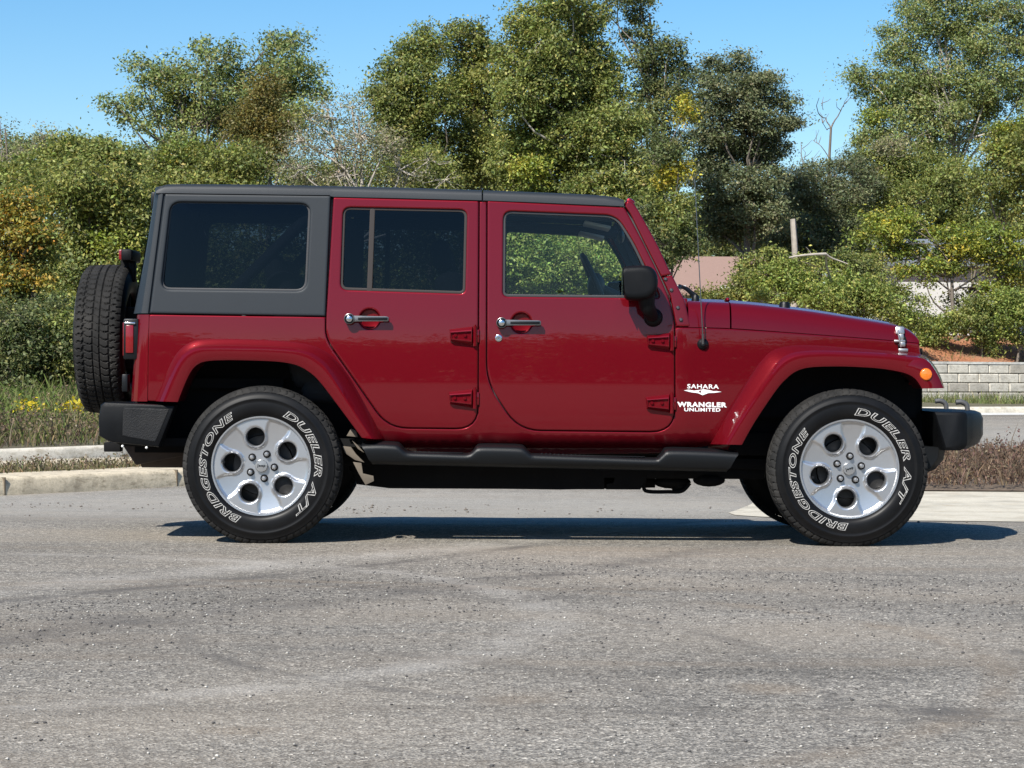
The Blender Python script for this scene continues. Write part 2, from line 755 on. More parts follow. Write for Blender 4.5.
def asphalt_mat():
    m, t, b = new_mat('worn_asphalt')
    p = pos_node(t)
    st = mapped(t, (.55, 1.0, 1.0))
    # aggregate
    vo = N(t, 'ShaderNodeTexVoronoi')
    vo.inputs['Scale'].default_value = 120
    t.links.new(p, vo.inputs['Vector'])
    agg = ramp(t, vo.outputs['Color'], [(.0, (.055, .054, .052)), (.3, (.130, .126, .120)), (.62, (.20, .193, .181)), (.86, (.30, .288, .267)), (1, (.64, .615, .57))])
    fine = noise(t, p, 160, 3, .7)
    fcol = ramp(t, fine, [(.33, grey(.16)), (.46, (1.12, 1.07, 1.0)), (.56, (1.30, 1.26, 1.19)), (.72, (2.5, 2.42, 2.3))])
    c = mixc(t, 1.0, agg, fcol, 'MULTIPLY')
    # stones set in the surface: pale and dark chips of several sizes
    for sc_, th_, colr, am in ((52, .17, (.46, .435, .39), .6), (38, .15, (.06, .057, .054), .7), (75, .20, (.52, .495, .45), .55), (66, .24, (.05, .048, .046), .8)):
        v_ = N(t, 'ShaderNodeTexVoronoi')
        v_.inputs['Scale'].default_value = sc_
        t.links.new(p, v_.inputs['Vector'])
        sep = N(t, 'ShaderNodeSeparateColor')
        t.links.new(v_.outputs['Color'], sep.inputs[0])
        g1 = N(t, 'ShaderNodeMath', operation='LESS_THAN')
        t.links.new(v_.outputs['Distance'], g1.inputs[0])
        g1.inputs[1].default_value = th_
        g2 = N(t, 'ShaderNodeMath', operation='GREATER_THAN')
        t.links.new(sep.outputs[0], g2.inputs[0])
        g2.inputs[1].default_value = .62
        g3 = N(t, 'ShaderNodeMath', operation='MULTIPLY')
        t.links.new(g1.outputs[0], g3.inputs[0])
        t.links.new(g2.outputs[0], g3.inputs[1])
        g4 = N(t, 'ShaderNodeMath', operation='MULTIPLY')
        t.links.new(g3.outputs[0], g4.inputs[0])
        g4.inputs[1].default_value = am
        c = mixc(t, g4.outputs[0], c, colr)
    mot = noise(t, p, 24, 5, .7)
    c = mixc(t, 1.0, c, ramp(t, mot, [(.34, (.60, .58, .56)), (.5, grey(.96)), (.68, (1.30, 1.29, 1.27))]), 'MULTIPLY')
    # broad wear: pale worn lanes and brown dusty patches, drawn out along the direction of travel
    big = noise(t, st, .55, 7, .62)
    tone = ramp(t, big, [(.30, grey(.74)), (.48, grey(.98)), (.7, grey(1.2))])
    c = mixc(t, 1.0, c, tone, 'MULTIPLY')
    st2 = mapped(t, (.16, 1.5, 1.0))
    sm = noise(t, st2, 1.7, 6, .68)
    streak = ramp(t, sm, [(.34, grey(.66)), (.46, grey(1.0)), (.62, grey(1.0)), (.74, grey(1.16))])
    c = mixc(t, .6, c, streak, 'MULTIPLY')
    st3 = noise(t, mapped(t, (.10, 1.1, 1.0)), 1.3, 7, .7)
    c = mixc(t, ramp(t, st3, [(.52, grey(0)), (.66, grey(.5))]), c, mixc(t, .4, (.165, .135, .105), fcol, 'MULTIPLY'))
    dust = noise(t, mapped(t, (.5, 1.1, 1)), .9, 5, .6)
    dm = ramp(t, dust, [(.44, grey(0)), (.68, grey(.45))])
    c = mixc(t, dm, c, mixc(t, .35, (.26, .225, .182), fcol, 'MULTIPLY'))
    # dark scrapings: loose fines lying in drifts
    dr = noise(t, mapped(t, (.8, 1.3, 1)), 2.6, 9, .75)
    dk = ramp(t, dr, [(.60, grey(0)), (.70, grey(.5))])
    c = mixc(t, dk, c, (.10, .092, .086))
    # curved tyre scuffs: a worn smooth lane bounded by an arc, with grit pushed up along it
    wob = noise(t, p, 1.6, 6, .7)

    def ring(cx, cy, rad, w, ev, w2=None):
        sub = N(t, 'ShaderNodeVectorMath', operation='DISTANCE')
        sub.inputs[1].default_value = (cx, cy, 0)
        t.links.new(p, sub.inputs[0])
        ma = N(t, 'ShaderNodeMath', operation='MULTIPLY_ADD')
        t.links.new(wob, ma.inputs[0])
        ma.inputs[1].default_value = ev
        t.links.new(sub.outputs['Value'], ma.inputs[2])
        mr = N(t, 'ShaderNodeMapRange', interpolation_type='SMOOTHSTEP')
        mr.inputs[1].default_value = rad + ev * .5 - w
        mr.inputs[2].default_value = rad + ev * .5 + (w2 or w)
        t.links.new(ma.outputs[0], mr.inputs[0])
        return mr.outputs[0]

    def band(cx, cy, rad, w, ev):
        u = ring(cx, cy, rad - w, w, ev)
        v = ring(cx, cy, rad + w, w, ev)
        m_ = N(t, 'ShaderNodeMath', operation='SUBTRACT')
        t.links.new(u, m_.inputs[0])
        t.links.new(v, m_.inputs[1])
        return m_.outputs[0]

    def part_(fac, k):
        m_ = N(t, 'ShaderNodeMath', operation='MULTIPLY')
        t.links.new(fac, m_.inputs[0])
        if isinstance(k, float):
            m_.inputs[1].default_value = k
        else:
            t.links.new(k, m_.inputs[1])
        return m_.outputs[0]
    patch = ramp(t, noise(t, p, 2.2, 5, .65), [(.40, grey(.15)), (.60, grey(1))])
    for cx, cy, rad, w, ev, amt, colr in ARCS:
        c = mixc(t, part_(part_(band(cx, cy, rad, w, ev), patch), amt), c, colr)
    for cx, cy, sx_, sy_, amt, colr in STAINS:
        mp = N(t, 'ShaderNodeMapping', vector_type='TEXTURE')
        mp.inputs['Location'].default_value = (cx, cy, 0)
        mp.inputs['Scale'].default_value = (sx_, sy_, 1)
        t.links.new(p, mp.inputs[0])
        ln = N(t, 'ShaderNodeVectorMath', operation='LENGTH')
        t.links.new(mp.outputs[0], ln.inputs[0])
        ma = N(t, 'ShaderNodeMath', operation='MULTIPLY_ADD')
        t.links.new(noise(t, p, 5, 6, .75), ma.inputs[0])
        ma.inputs[1].default_value = -1.6
        t.links.new(ln.outputs['Value'], ma.inputs[2])
        mr = N(t, 'ShaderNodeMapRange', interpolation_type='SMOOTHSTEP')
        mr.inputs[1].default_value = -.7
        mr.inputs[2].default_value = .35
        mr.inputs[3].default_value = amt
        mr.inputs[4].default_value = 0
        t.links.new(ma.outputs[0], mr.inputs[0])
        c = mixc(t, mr.outputs[0], c, colr)
    c = mixc(t, 1.0, c, (1.015, 1.0, .965), 'MULTIPLY')
    t.links.new(c, b.inputs['Base Color'])
    b.inputs['Roughness'].default_value = .93
    b.inputs['Specular IOR Level'].default_value = .25
    bp = N(t, 'ShaderNodeBump')
    bp.inputs['Strength'].default_value = 1.0
    bp.inputs['Distance'].default_value = .006
    h = mixc(t, .5, vo.outputs['Distance'], fine)
    t.links.new(h, bp.inputs['Height'])
    t.links.new(bp.outputs[0], b.inputs['Normal'])
    return m


def concrete_mat(name, col, stain=(.16, .14, .11), sc=1.0):
    m, t, b = new_mat(name)
    p = pos_node(t)
    n1 = noise(t, p, 3.2 * sc, 8, .68)
    n2 = noise(t, p, 60, 4, .7)
    c = ramp(t, n1, [(.30, tuple(q * .62 for q in col)), (.5, col), (.72, tuple(min(1, q * 1.14) for q in col))])
    c = mixc(t, 1.0, c, ramp(t, n2, [(.3, grey(.80)), (.6, grey(1.06))]), 'MULTIPLY')
    n3 = noise(t, mapped(t, (1, 1, 2.5)), 7 * sc, 8, .75)
    c = mixc(t, ramp(t, n3, [(.50, grey(0)), (.66, grey(.75))]), c, stain)
    t.links.new(c, b.inputs['Base Color'])
    b.inputs['Roughness'].default_value = .92
    bp = N(t, 'ShaderNodeBump')
    bp.inputs['Strength'].default_value = .5
    bp.inputs['Distance'].default_value = .006
    t.links.new(n2, bp.inputs['Height'])
    t.links.new(bp.outputs[0], b.inputs['Normal'])
    return m


def soil_mat(name, a, b_, c_):
    m, t, b = new_mat(name)
    p = pos_node(t)
    n1 = noise(t, p, .9, 9, .7)
    n2 = noise(t, p, 22, 6, .75)
    c = ramp(t, n1, [(.32, a), (.5, b_), (.68, c_)])
    c = mixc(t, 1.0, c, ramp(t, n2, [(.3, grey(.55)), (.65, grey(1.3))]), 'MULTIPLY')
    t.links.new(c, b.inputs['Base Color'])
    b.inputs['Roughness'].default_value = .95
    bp = N(t, 'ShaderNodeBump')
    bp.inputs['Strength'].default_value = .8
    bp.inputs['Distance'].default_value = .03
    t.links.new(n2, bp.inputs['Height'])
    t.links.new(bp.outputs[0], b.inputs['Normal'])
    return m


M['asphalt'] = asphalt_mat()
M['kerb'] = concrete_mat('weathered_kerb_concrete', (.54, .46, .33), (.17, .135, .085), 1.5)
M['apron'] = concrete_mat('pale_apron_concrete', (.50, .455, .36), (.36, .30, .21), .6)
M['soil'] = soil_mat('dry_grassy_soil', (.085, .075, .045), (.13, .11, .065), (.10, .105, .045))
M['clay'] = soil_mat('red_clay', (.26, .095, .04), (.36, .15, .07), (.30, .17, .10))

# ---- ground sheets
far = G().add([(-1500, -1500, -.35), (1500, -1500, -.35), (1500, 1500, -.35), (-1500, 1500, -.35)], [(0, 1, 2, 3)])
tag(far.build('ground', M['soil'], smooth=False), 'dry grassy ground stretching to the horizon', kind='structure')

xs = np.concatenate([np.linspace(-60, -15, 10), np.linspace(-14, 30, 89), np.linspace(31, 90, 12)])
ys = np.concatenate([np.linspace(-30, 10, 9), np.linspace(11, 1000, 2)])
rows = []
for X in xs:
    yk = float(y_kerb(X))
    yy = [-45] + list(np.linspace(-11, 0, 12)) + list(np.linspace(.01, 1, 44) * max(1.0, yk)) if yk > 1 else [-45] + list(np.linspace(-44, yk, 56))
    rows.append([(X, y, float(road_z(y))) for y in yy])
lot = G().loft(rows)
tag(lot.build('parking_lot', M['asphalt'], recalc=False), 'worn grey asphalt car park with stains and drifts of grit', kind='structure')

ss = [0.0, .16, .17, .6, 1.2, 2, 3, 4, 5, 5.7, 5.79, 5.81, 6.2, 7, 7.8, 8.5, 9.5, 12, 15, 20, 30, 45, 70, 110]
rows = []
for X in xs:
    yk = float(y_kerb(X))
    row = []
    for s_ in ss:
        z = float(ground_z(X, yk + s_))
        if s_ < .165:
            z = float(road_z(yk)) - .02
        row.append((X, yk + s_, z + (0.05 * math.sin(X * 1.3 + s_) * min(1, s_ / 4) * .6 if s_ > .7 else 0)))
    rows.append(row)
tag(G().loft(rows).build('field', M['soil']), 'rough grassy field rising behind the kerb', kind='structure')


# ---- kerbs (structure): swept along a path
def kerb_geo(path, w=.17, h=.145, base=None, joints=3.0, inward=1):
    g = G()
    pth = even_line(path, max(8, int(sum((Vector(path[i + 1]) - Vector(path[i])).length for i in range(len(path) - 1)) / .25)))
    rows = []
    for i, p in enumerate(pth):
        a, b_ = Vector(pth[max(i - 1, 0)]), Vector(pth[min(i + 1, len(pth) - 1)])
        t = (b_ - a).normalized()
        nrm = Vector((-t.y, t.x)) * inward
        z0 = float(road_z(p[1])) if base is None else base
        pr = [(0, -.03), (.0, .02), (.012, h - .03), (.022, h - .01), (.042, h), (w - .01, h + .004), (w, h - .01), (w, -.03)]
        rows.append([(p[0] + nrm.x * a_, p[1] + nrm.y * a_, z0 + z) for a_, z in pr])
    return g.loft(rows, caps=True)


def sheet(poly, zf, step=.5):
    """a flat outline draped over a height function"""
    bd = resample(poly, step)
    V = [Vector(q) for q in bd]
    E = [(i, (i + 1) % len(bd)) for i in range(len(bd))]
    A = np.array(bd)
    gx, gy = np.meshgrid(np.arange(A[:, 0].min(), A[:, 0].max(), step), np.arange(A[:, 1].min(), A[:, 1].max(), step))
    gg = np.stack([gx.ravel(), gy.ravel()], 1)
    gg = gg[inside(gg, bd)]
    if len(gg):
        gg = gg[seg_dist(gg, A, np.roll(A, -1, 0)) > step * .4]
        V += [Vector(q) for q in gg]
    v2, _, f2, _, _, _ = delaunay_2d_cdt(V, E, [], 0, 1e-6)
    cen = np.array([np.mean([v2[i][:] for i in f], 0) for f in f2])
    k = inside(cen, bd)
    return G().add([(p[0], p[1], zf(p[0], p[1])) for p in v2], [tuple(f) for f, q in zip(f2, k) if q])


def poly_geo(poly, z, dz=0.0):
    g = G()
    g.add([(p[0], p[1], z + dz) for p in poly], [tuple(range(len(poly)))])
    return g


# island on the left: kerb towards the camera
LI = [(-7.8, 13.4 - DCAM), (-5.8, 15.7 - DCAM), (-3.99, 17.78 - DCAM), (-2.80, 19.25 - DCAM), (-2.25, 19.95 - DCAM), (-2.0, 20.5 - DCAM), (-2.05, 20.9 - DCAM), (-2.5, 21.2 - DCAM), (-3.7, 21.1 - DCAM), (-5.6, 19.4 - DCAM), (-9.0, 15.2 - DCAM)]
lk = kerb_geo(LI, w=.62, h=.14, inward=1)
lko = lk.build('kerb', M['kerb'])
tag(lko, 'weathered concrete kerb round the weedy island', kind='structure')
li_in = inset([tuple(p) for p in even_line(LI, 60)], .5)
gi = sheet(li_in, lambda x, y: float(road_z(y)) + .105)
tag(gi.build('island_soil', M['soil'], smooth=False), 'dry soil of the weedy traffic island', kind='structure')
# dark joint lines in the kerb: real grooves filled with dirt
jo = G()
pth = even_line(LI, 140)
for i in range(3, 80, 13):
    p, q = Vector(pth[i]), Vector(pth[i + 1])
    t = (q - p).normalized()
    n_ = Vector((-t.y, t.x))
    ang_ = math.atan2(t.y, t.x)
    jo.box((p.x + n_.x * .312, p.y + n_.y * .312, float(road_z(p.y)) + .0705), (.012, .63, .141), rot=Matrix.Rotation(ang_, 3, 'Z'))
tag(jo.build('kerb_joints', mat('joint_dirt', (.12, .095, .065), rough=.95), lko), None)
# far kerb: edge of the field
fk = kerb_geo([(X, float(y_kerb(X))) for X in np.concatenate([np.linspace(-14, 14, 60), np.linspace(15, 60, 10)])], w=.16, h=.125, inward=1)
tag(fk.build('far_kerb', concrete_mat('pale_kerb_concrete', (.54, .495, .41), (.28, .24, .17))), 'pale concrete kerb along the edge of the rough field', kind='structure')
gut = G()
rows = []
for X in np.linspace(3, 60, 60):
    yk = float(y_kerb(X))
    rows.append([(X, yk - 1.6, float(road_z(yk - 1.6)) + .006), (X, yk - .002, float(road_z(yk)) + .012)])
tag(gut.loft(rows).build('gutter', concrete_mat('pale_gutter_concrete', (.60, .585, .54), (.34, .31, .26))), 'pale concrete gutter along the far side of the road', kind='structure')
# apron and island on the right
AP = [(1.57, 16.0), (1.49, 15.65), (1.50, 15.3), (1.68, 15.0), (2.3, 14.5), (3.2, 14.2), (6, 13.4), (16, 11.8), (16, 19.6), (6.8, 19.15), (2.8, 19.15), (2.2, 18.6), (1.82, 17.2), (1.67, 16.5)]
apl = [(p[0], p[1] - DCAM) for p in AP]
apo = sheet(apl, lambda x, y: float(road_z(y)) + .004, .4)
tag(apo.build('concrete_apron', M['apron']), 'pale concrete apron in front of the dry weeds', kind='structure')
RI = [(2.3, 19.0), (6.8, 19.0), (16, 19.4), (24, 20), (24, 24.4), (9, 24.3), (4.4, 24.0), (2.6, 22.6), (2.1, 20.4)]
rin = inset([(p[0], p[1] - DCAM) for p in RI], .25)
ri = sheet([(p[0], p[1] - DCAM) for p in RI], lambda x, y: float(road_z(y)) + (.06 if inside(np.array([[x, y]]), rin)[0] else .015), .4)
tag(ri.build('planting_bed', soil_mat('brown_mulch', (.09, .065, .045), (.13, .095, .065), (.11, .085, .06))), 'brown planting bed full of dry stems', kind='structure')

# ---- loose grit on the asphalt (uncountable)
def grit(n, xr, yr, smin, smax, seed, name, col):
    rg = np.random.default_rng(seed)
    oc = np.array([(1, 0, 0), (0, 1, 0), (-1, 0, 0), (0, -1, 0), (0, 0, 1), (0, 0, -.4), (.7, .7, .5), (-.7, .7, .4)], float)
    base_f = [(0, 6, 4), (6, 1, 4), (1, 7, 4), (7, 2, 4), (2, 3, 4), (3, 0, 4), (0, 3, 5), (3, 2, 5), (2, 7, 5), (7, 1, 5), (1, 6, 5), (6, 0, 5)]
    V = np.zeros((n, 8, 3))
    k = 0
    if seed in (5, 6):
        # thickest in the drift pushed up along the tyre scuff, thinning out towards the photographer
        px = rg.uniform(-30, 1054, n)
        arc = np.interp(px, [-30, 260, 500, 760, 1054], [603, 577, 551, 566, 577])
        py = np.where(rg.random(n) < (.78 if seed == 5 else .40), arc + 6 + np.abs(rg.normal(0, 30, n)), rg.uniform(548, 790, n))
        d_ = HCAM * F / (py - 378 - (px - 512) * ROLL)
        x, y = (px - 512) / F * d_, d_ - DCAM
        pick = np.arange(n)
    else:
        x = rg.uniform(*xr, n * 6)
        y = rg.uniform(*yr, n * 6)
        w = np.sin(x * 1.1 + 2.1 * y) + np.sin(y * 3.1 + .5 * x) + 1.4 * np.sin(y * 1.3 - .4 * x + 1) + rg.normal(0, .9, n * 6)
        pick = rg.permutation(np.argsort(-w)[:int(n * 1.6)])[:n]
    s_ = smin * (smax / smin) ** (rg.random(n) ** 3.2)
    a = rg.uniform(0, 6.28, n)
    jit = rg.uniform(.6, 1.3, (n, 8, 3))
    q = oc[None] * jit * s_[:, None, None]
    c, sn = np.cos(a)[:, None], np.sin(a)[:, None]
    V[:, :, 0] = q[:, :, 0] * c - q[:, :, 1] * sn + x[pick][:, None]
    V[:, :, 1] = q[:, :, 0] * sn + q[:, :, 1] * c + y[pick][:, None]
    V[:, :, 2] = q[:, :, 2] * .75 + s_[:, None] * .28 + road_z(y[pick])[:, None]
    fs = (np.array(base_f)[None] + (np.arange(n) * 8)[:, None, None]).reshape(-1, 3)
    me = bpy.data.meshes.new(name)
    me.vertices.add(n * 8)
    me.vertices.foreach_set('co', V.reshape(-1))
    me.loops.add(len(fs) * 3)
    me.loops.foreach_set('vertex_index', fs.reshape(-1).astype(np.int32))
    me.polygons.add(len(fs))
    me.polygons.foreach_set('loop_start', np.arange(0, len(fs) * 3, 3, dtype=np.int32))
    me.update(calc_edges=True)
    me.materials.append(col)
    o = bpy.data.objects.new(name, me)
    COL.objects.link(o)
    return o


tag(grit(7500, (-3.2, 3.2), (-6.6, -.3), .0012, .0070, 5, 'gravel', mat('dark_grit', (.075, .07, .067), rough=.9, vary=.5, vscale=30)), 'dark grit scattered over the asphalt', kind='stuff')
tag(grit(3600, (-3.2, 3.2), (-6.6, 3.5), .0012, .0060, 6, 'pale_gravel', mat('pale_grit', (.42, .40, .36), rough=.9, vary=.4, vscale=30)), 'pale stone chips scattered over the asphalt', kind='stuff')
tag(grit(700, (-5, 3.2), (2.2, 5.6), .003, .014, 8, 'kerb_gravel', mat('brown_grit', (.14, .12, .10), rough=.9, vary=.5, vscale=30)), 'brown grit lying along the foot of the kerb', kind='stuff')


# ---- mesh from raw quads with a colour per face (foliage, grass)
def quads(name, V, cols, material, parent=None, smooth=False):
    """V: (n, 4, 3)   cols: (n, 3)"""
    n = len(V)
    me = bpy.data.meshes.new(name)
    me.vertices.add(n * 4)
    me.vertices.foreach_set('co', np.ascontiguousarray(V, np.float32).reshape(-1))
    me.loops.add(n * 4)
    me.loops.foreach_set('vertex_index', np.arange(n * 4, dtype=np.int32))
    me.polygons.add(n)
    me.polygons.foreach_set('loop_start', np.arange(0, n * 4, 4, dtype=np.int32))
    me.update(calc_edges=True)
    at_ = me.color_attributes.new('tint', 'FLOAT_COLOR', 'POINT')
    c4 = np.ones((n, 4, 4), np.float32)
    c4[:, :, :3] = cols[:, None, :]
    at_.data.foreach_set('color', c4.reshape(-1))
    me.materials.append(material)
    o = bpy.data.objects.new(name, me)
    COL.objects.link(o)
    if parent:
        o.parent = parent
    return o


def leaf_mat(name, trans=.35, rough=.55, spec=.35):
    m, t, b = new_mat(name)
    out = t.nodes['Material Output']
    a = N(t, 'ShaderNodeAttribute', attribute_name='tint')
    t.links.new(a.outputs['Color'], b.inputs['Base Color'])
    b.inputs['Roughness'].default_value = rough
    b.inputs['Specular IOR Level'].default_value = spec
    tr = N(t, 'ShaderNodeBsdfTranslucent')
    hs = N(t, 'ShaderNodeHueSaturation')
    hs.inputs['Value'].default_value = 1.25
    hs.inputs['Saturation'].default_value = 1.1
    t.links.new(a.outputs['Color'], hs.inputs['Color'])
    t.links.new(hs.outputs[0], tr.inputs[0])
    mx = N(t, 'ShaderNodeMixShader')
    mx.inputs[0].default_value = trans
    t.links.new(b.outputs[0], mx.inputs[1])
    t.links.new(tr.outputs[0], mx.inputs[2])
    t.links.new(mx.outputs[0], out.inputs[0])
    return m


M['leaf'] = leaf_mat('leaves')
M['blade'] = leaf_mat('grass_blades', .3, .7, .2)
M['bark'] = mat('grey_brown_bark', (.15, .125, .10), rough=.9, vary=.4, vscale=12)
M['pale_bark'] = mat('pale_bark', (.36, .32, .27), rough=.9, vary=.35, vscale=10)


def unit(a):
    return a / np.maximum(1e-9, np.linalg.norm(a, axis=-1, keepdims=True))


def pick_cols(rg, n, palette, clump_idx=None, nclump=0, spread=.22):
    """palette: list of (weight, rgb); hue is shared inside a clump and jitters leaf by leaf"""
    w = np.array([p[0] for p in palette], float)
    c = np.array([p[1] for p in palette], float)
    w /= w.sum()
    if clump_idx is not None:
        ci = rg.choice(len(c), nclump, p=w)
        li = rg.choice(len(c), n, p=w)
        use = np.where(rg.random(n) < .62, ci[clump_idx], li)
    else:
        use = rg.choice(len(c), n, p=w)
    col = c[use] * np.array([1.78, 1.70, 1.72]) * np.exp(rg.normal(0, spread, (n, 1))) * (1 + rg.normal(0, .06, (n, 3)))
    return np.clip(col, .004, .9)


def leaves_for(rg, centers, radii, n_clumps, per, cr, size, palette, flat=.62, droop=0.0, core=.35):
    """leaf quads in clumps spread through ellipsoidal masses"""
    cl, ou = [], []
    for (c, r, k) in zip(centers, radii, n_clumps):
        if k < 1:
            continue
        d = unit(rg.normal(0, 1, (k, 3)))
        rad = core + (1 - core) * rg.random(k) ** .55
        rad *= 1 + .13 * np.clip(rg.normal(0, 1, k), -2, 1.4)
        rad = np.where(rg.random(k) < .10, rad * rg.uniform(1.12, 1.42, k), rad)
        p = c[None] + d * rad[:, None] * r[None]
        cl.append(p)
        ou.append(d)
    cl, ou = np.concatenate(cl), np.concatenate(ou)
    nk = len(cl)
    crs = cr * np.exp(rg.normal(0, .35, nk))
    cnt = np.maximum(4, (per * (crs / cr) ** 1.7).astype(int))
    idx = np.repeat(np.arange(nk), cnt)
    n = len(idx)
    off = rg.normal(0, 1, (n, 3)) * crs[idx][:, None] * np.array([.62, .62, .62 * flat])
    ctr = cl[idx] + off
    ctr[:, 2] -= droop * np.abs(off[:, 0])
    nrm = unit(rg.normal(0, .75, (n, 3)) + ou[idx] * .45 + np.array([0, 0, .75]))
    tan = unit(np.cross(nrm, rg.normal(0, 1, (n, 3))))
    bit = np.cross(nrm, tan)
    L = size * np.exp(np.clip(rg.normal(0, .28, n), -.5, .42))[:, None]
    Wd = L * rg.uniform(.42, .62, n)[:, None]
    fold = nrm * (L * .12)
    V = np.stack([ctr - tan * L * .5, ctr + bit * Wd * .5 + fold, ctr + tan * L * .55, ctr - bit * Wd * .5 + fold], 1)
    cols = pick_cols(rg, n, palette, idx, nk)
    return V, cols, cl


def stem_paths(g, rg, p0, p1, r0, r1, n=6, wob=.06):
    p0, p1 = np.array(p0), np.array(p1)
    L = np.linalg.norm(p1 - p0)
    pts, rad = [], []
    ph = rg.normal(0, 1, (2, 3)) * wob * L
    for k in range(n):
        t = k / (n - 1)
        b = ph[0] * math.sin(math.pi * t) + ph[1] * math.sin(2 * math.pi * t) * .5
        q = p0 + (p1 - p0) * t + b
        pts.append(tuple(q))
        rad.append(r0 + (r1 - r0) * t)
    g.tube(pts, rad, seg=6, caps=False)
    return pts


GREENS = {
    'mid': [(5, (.103, .126, .034)), (3, (.138, .153, .042)), (2, (.070, .092, .028)), (1, (.20, .195, .06))],
    'pale': [(4, (.120, .152, .052)), (3, (.148, .172, .062)), (3, (.080, .108, .038)), (1, (.20, .20, .08))],
    'olive': [(4, (.110, .127, .034)), (3, (.140, .152, .042)), (3, (.068, .088, .026)), (1, (.19, .18, .05))],
    'dark': [(5, (.064, .082, .030)), (3, (.092, .108, .040)), (2, (.043, .058, .024)), (1, (.13, .13, .045))],
    'blue': [(5, (.076, .092, .044)), (3, (.104, .118, .058)), (2, (.050, .066, .034)), (1, (.14, .145, .075))],
    'orange': [(3, (.21, .155, .030)), (3, (.17, .150, .032)), (4, (.10, .115, .028)), (1, (.24, .13, .025)), (2, (.065, .085, .022))],
    'yellow': [(4, (.25, .225, .030)), (3, (.19, .19, .032)), (3, (.10, .12, .03)), (1, (.30, .245, .035))],
    'yelgreen': [(4, (.125, .155, .028)), (2, (.18, .19, .032)), (4, (.085, .115, .028)), (1, (.22, .20, .035))],
    'cedar': [(4, (.105, .092, .026)), (3, (.08, .082, .026)), (2, (.13, .105, .03)), (1, (.055, .062, .02))],
    'twig': [(4, (.135, .138, .072)), (3, (.165, .155, .092)), (3, (.10, .115, .045)), (1, (.19, .165, .115))],
    'under': [(5, (.115, .15, .035)), (3, (.165, .19, .05)), (2, (.07, .10, .028)), (1, (.22, .23, .06))],
}
SEED = [100]


def tree(name, label, cat, group, d, blobs, pal, trunk=None, size=.085, dens=1.0, cr=.20, per=34, extra=(), bark='bark', twigs=.5, thick=1.0, depth_k=1.0, trunk_r=.10, flat=.62, core=.35, jit=.5):
    """a tree or shrub standing d metres from the camera. blobs: (px, py, rx, ry) masses of its crown as seen; each gets its own
    distance and thickness. extra: the same with a palette of their own."""
    SEED[0] += 1
    rg = np.random.default_rng(SEED[0])
    k = d / F
    allb = [(b, pal) for b in blobs] + [(b[:4], b[4]) for b in extra]
    mean_x = np.mean([b[0][0] for b in allb])
    tx = trunk if trunk is not None else mean_x
    bx, by, _ = at(tx, 300, d)
    bz = float(ground_z(bx, by)) - .05
    root = empty(name, (bx, by, bz))
    tag(root, label, cat, group)
    o3 = np.array([bx, by, bz])
    cen, rad = [], []
    for b, _ in allb:
        rx, ry = b[2] * k, b[3] * k
        dd = d + rg.uniform(-jit, jit) * (rx + ry) * 1.2
        c = np.array(at(b[0], b[1], dd))
        cen.append(c)
        rad.append(np.array([rx, .5 * (rx + ry) * 1.1 * depth_k, ry]))
    VV, CC, CL = [], [], []
    pals = [pal] + sorted({p for _, p in allb if p != pal})
    for pn in pals:
        ids = [i for i, (_, p) in enumerate(allb) if p == pn]
        if not ids:
            continue
        area = [math.pi * rad[i][0] * rad[i][2] for i in ids]
        nc = [max(3, int(a * dens * 2.6 / (cr * cr))) for a in area]
        V, C, cl = leaves_for(rg, [cen[i] for i in ids], [rad[i] for i in ids], nc, int(per * 1.5), cr, size * .80, GREENS[pn], flat=flat, core=core)
        VV.append(V)
        CC.append(C)
        CL.append((ids, nc, cl))
    V, C = np.concatenate(VV), np.concatenate(CC)
    gz = ground_z(V[:, 0, 0], V[:, 0, 1])
    keep = V[:, :, 2].min(1) > gz + .02
    quads('crown', V[keep] - o3, C[keep], M['leaf'], root)
    # wood: a leaning trunk, a limb into every mass, twigs to the clumps
    g = G()
    zs_ = sorted(c[2] for c in cen)
    top_z = zs_[int(len(zs_) * .85)] if len(zs_) > 1 else zs_[0]
    cx_ = float(np.mean([c[0] for c in cen]))
    cy_ = float(np.mean([c[1] for c in cen]))
    tp = stem_paths(g, rg, (bx, by, bz), (cx_ * .6 + bx * .4, cy_, top_z), trunk_r * thick, trunk_r * .22 * thick, 10, .025)
    tp = np.array(tp)
    for i, c in enumerate(cen):
        cand = [q for q in range(len(tp)) if tp[q][2] < c[2] - .12 * max(.5, c[2] - bz)]
        j = cand[-1] if cand else 1
        j = max(1, j - int(rg.integers(0, 2)))
        t = j / (len(tp) - 1)
        stem_paths(g, rg, tp[j], c, trunk_r * (1 - .72 * t) * .55 * thick, .012 * thick, 6, .07)
    for ids, nc, cl in CL:
        o = 0
        for i, n_ in zip(ids, nc):
            for q in range(n_):
                out_ = np.linalg.norm((cl[o + q] - cen[i]) / rad[i]) > 1.06
                if out_ or rg.random() < twigs * .35:
                    stem_paths(g, rg, cen[i], cl[o + q], .010 * thick, .003, 3, .1)
            o += n_
    gg = G()
    gg.v = [(p[0] - bx, p[1] - by, p[2] - bz) for p in g.v]
    gg.f = g.f
    gg.build('trunk', M[bark], root, angle=80)
    return root


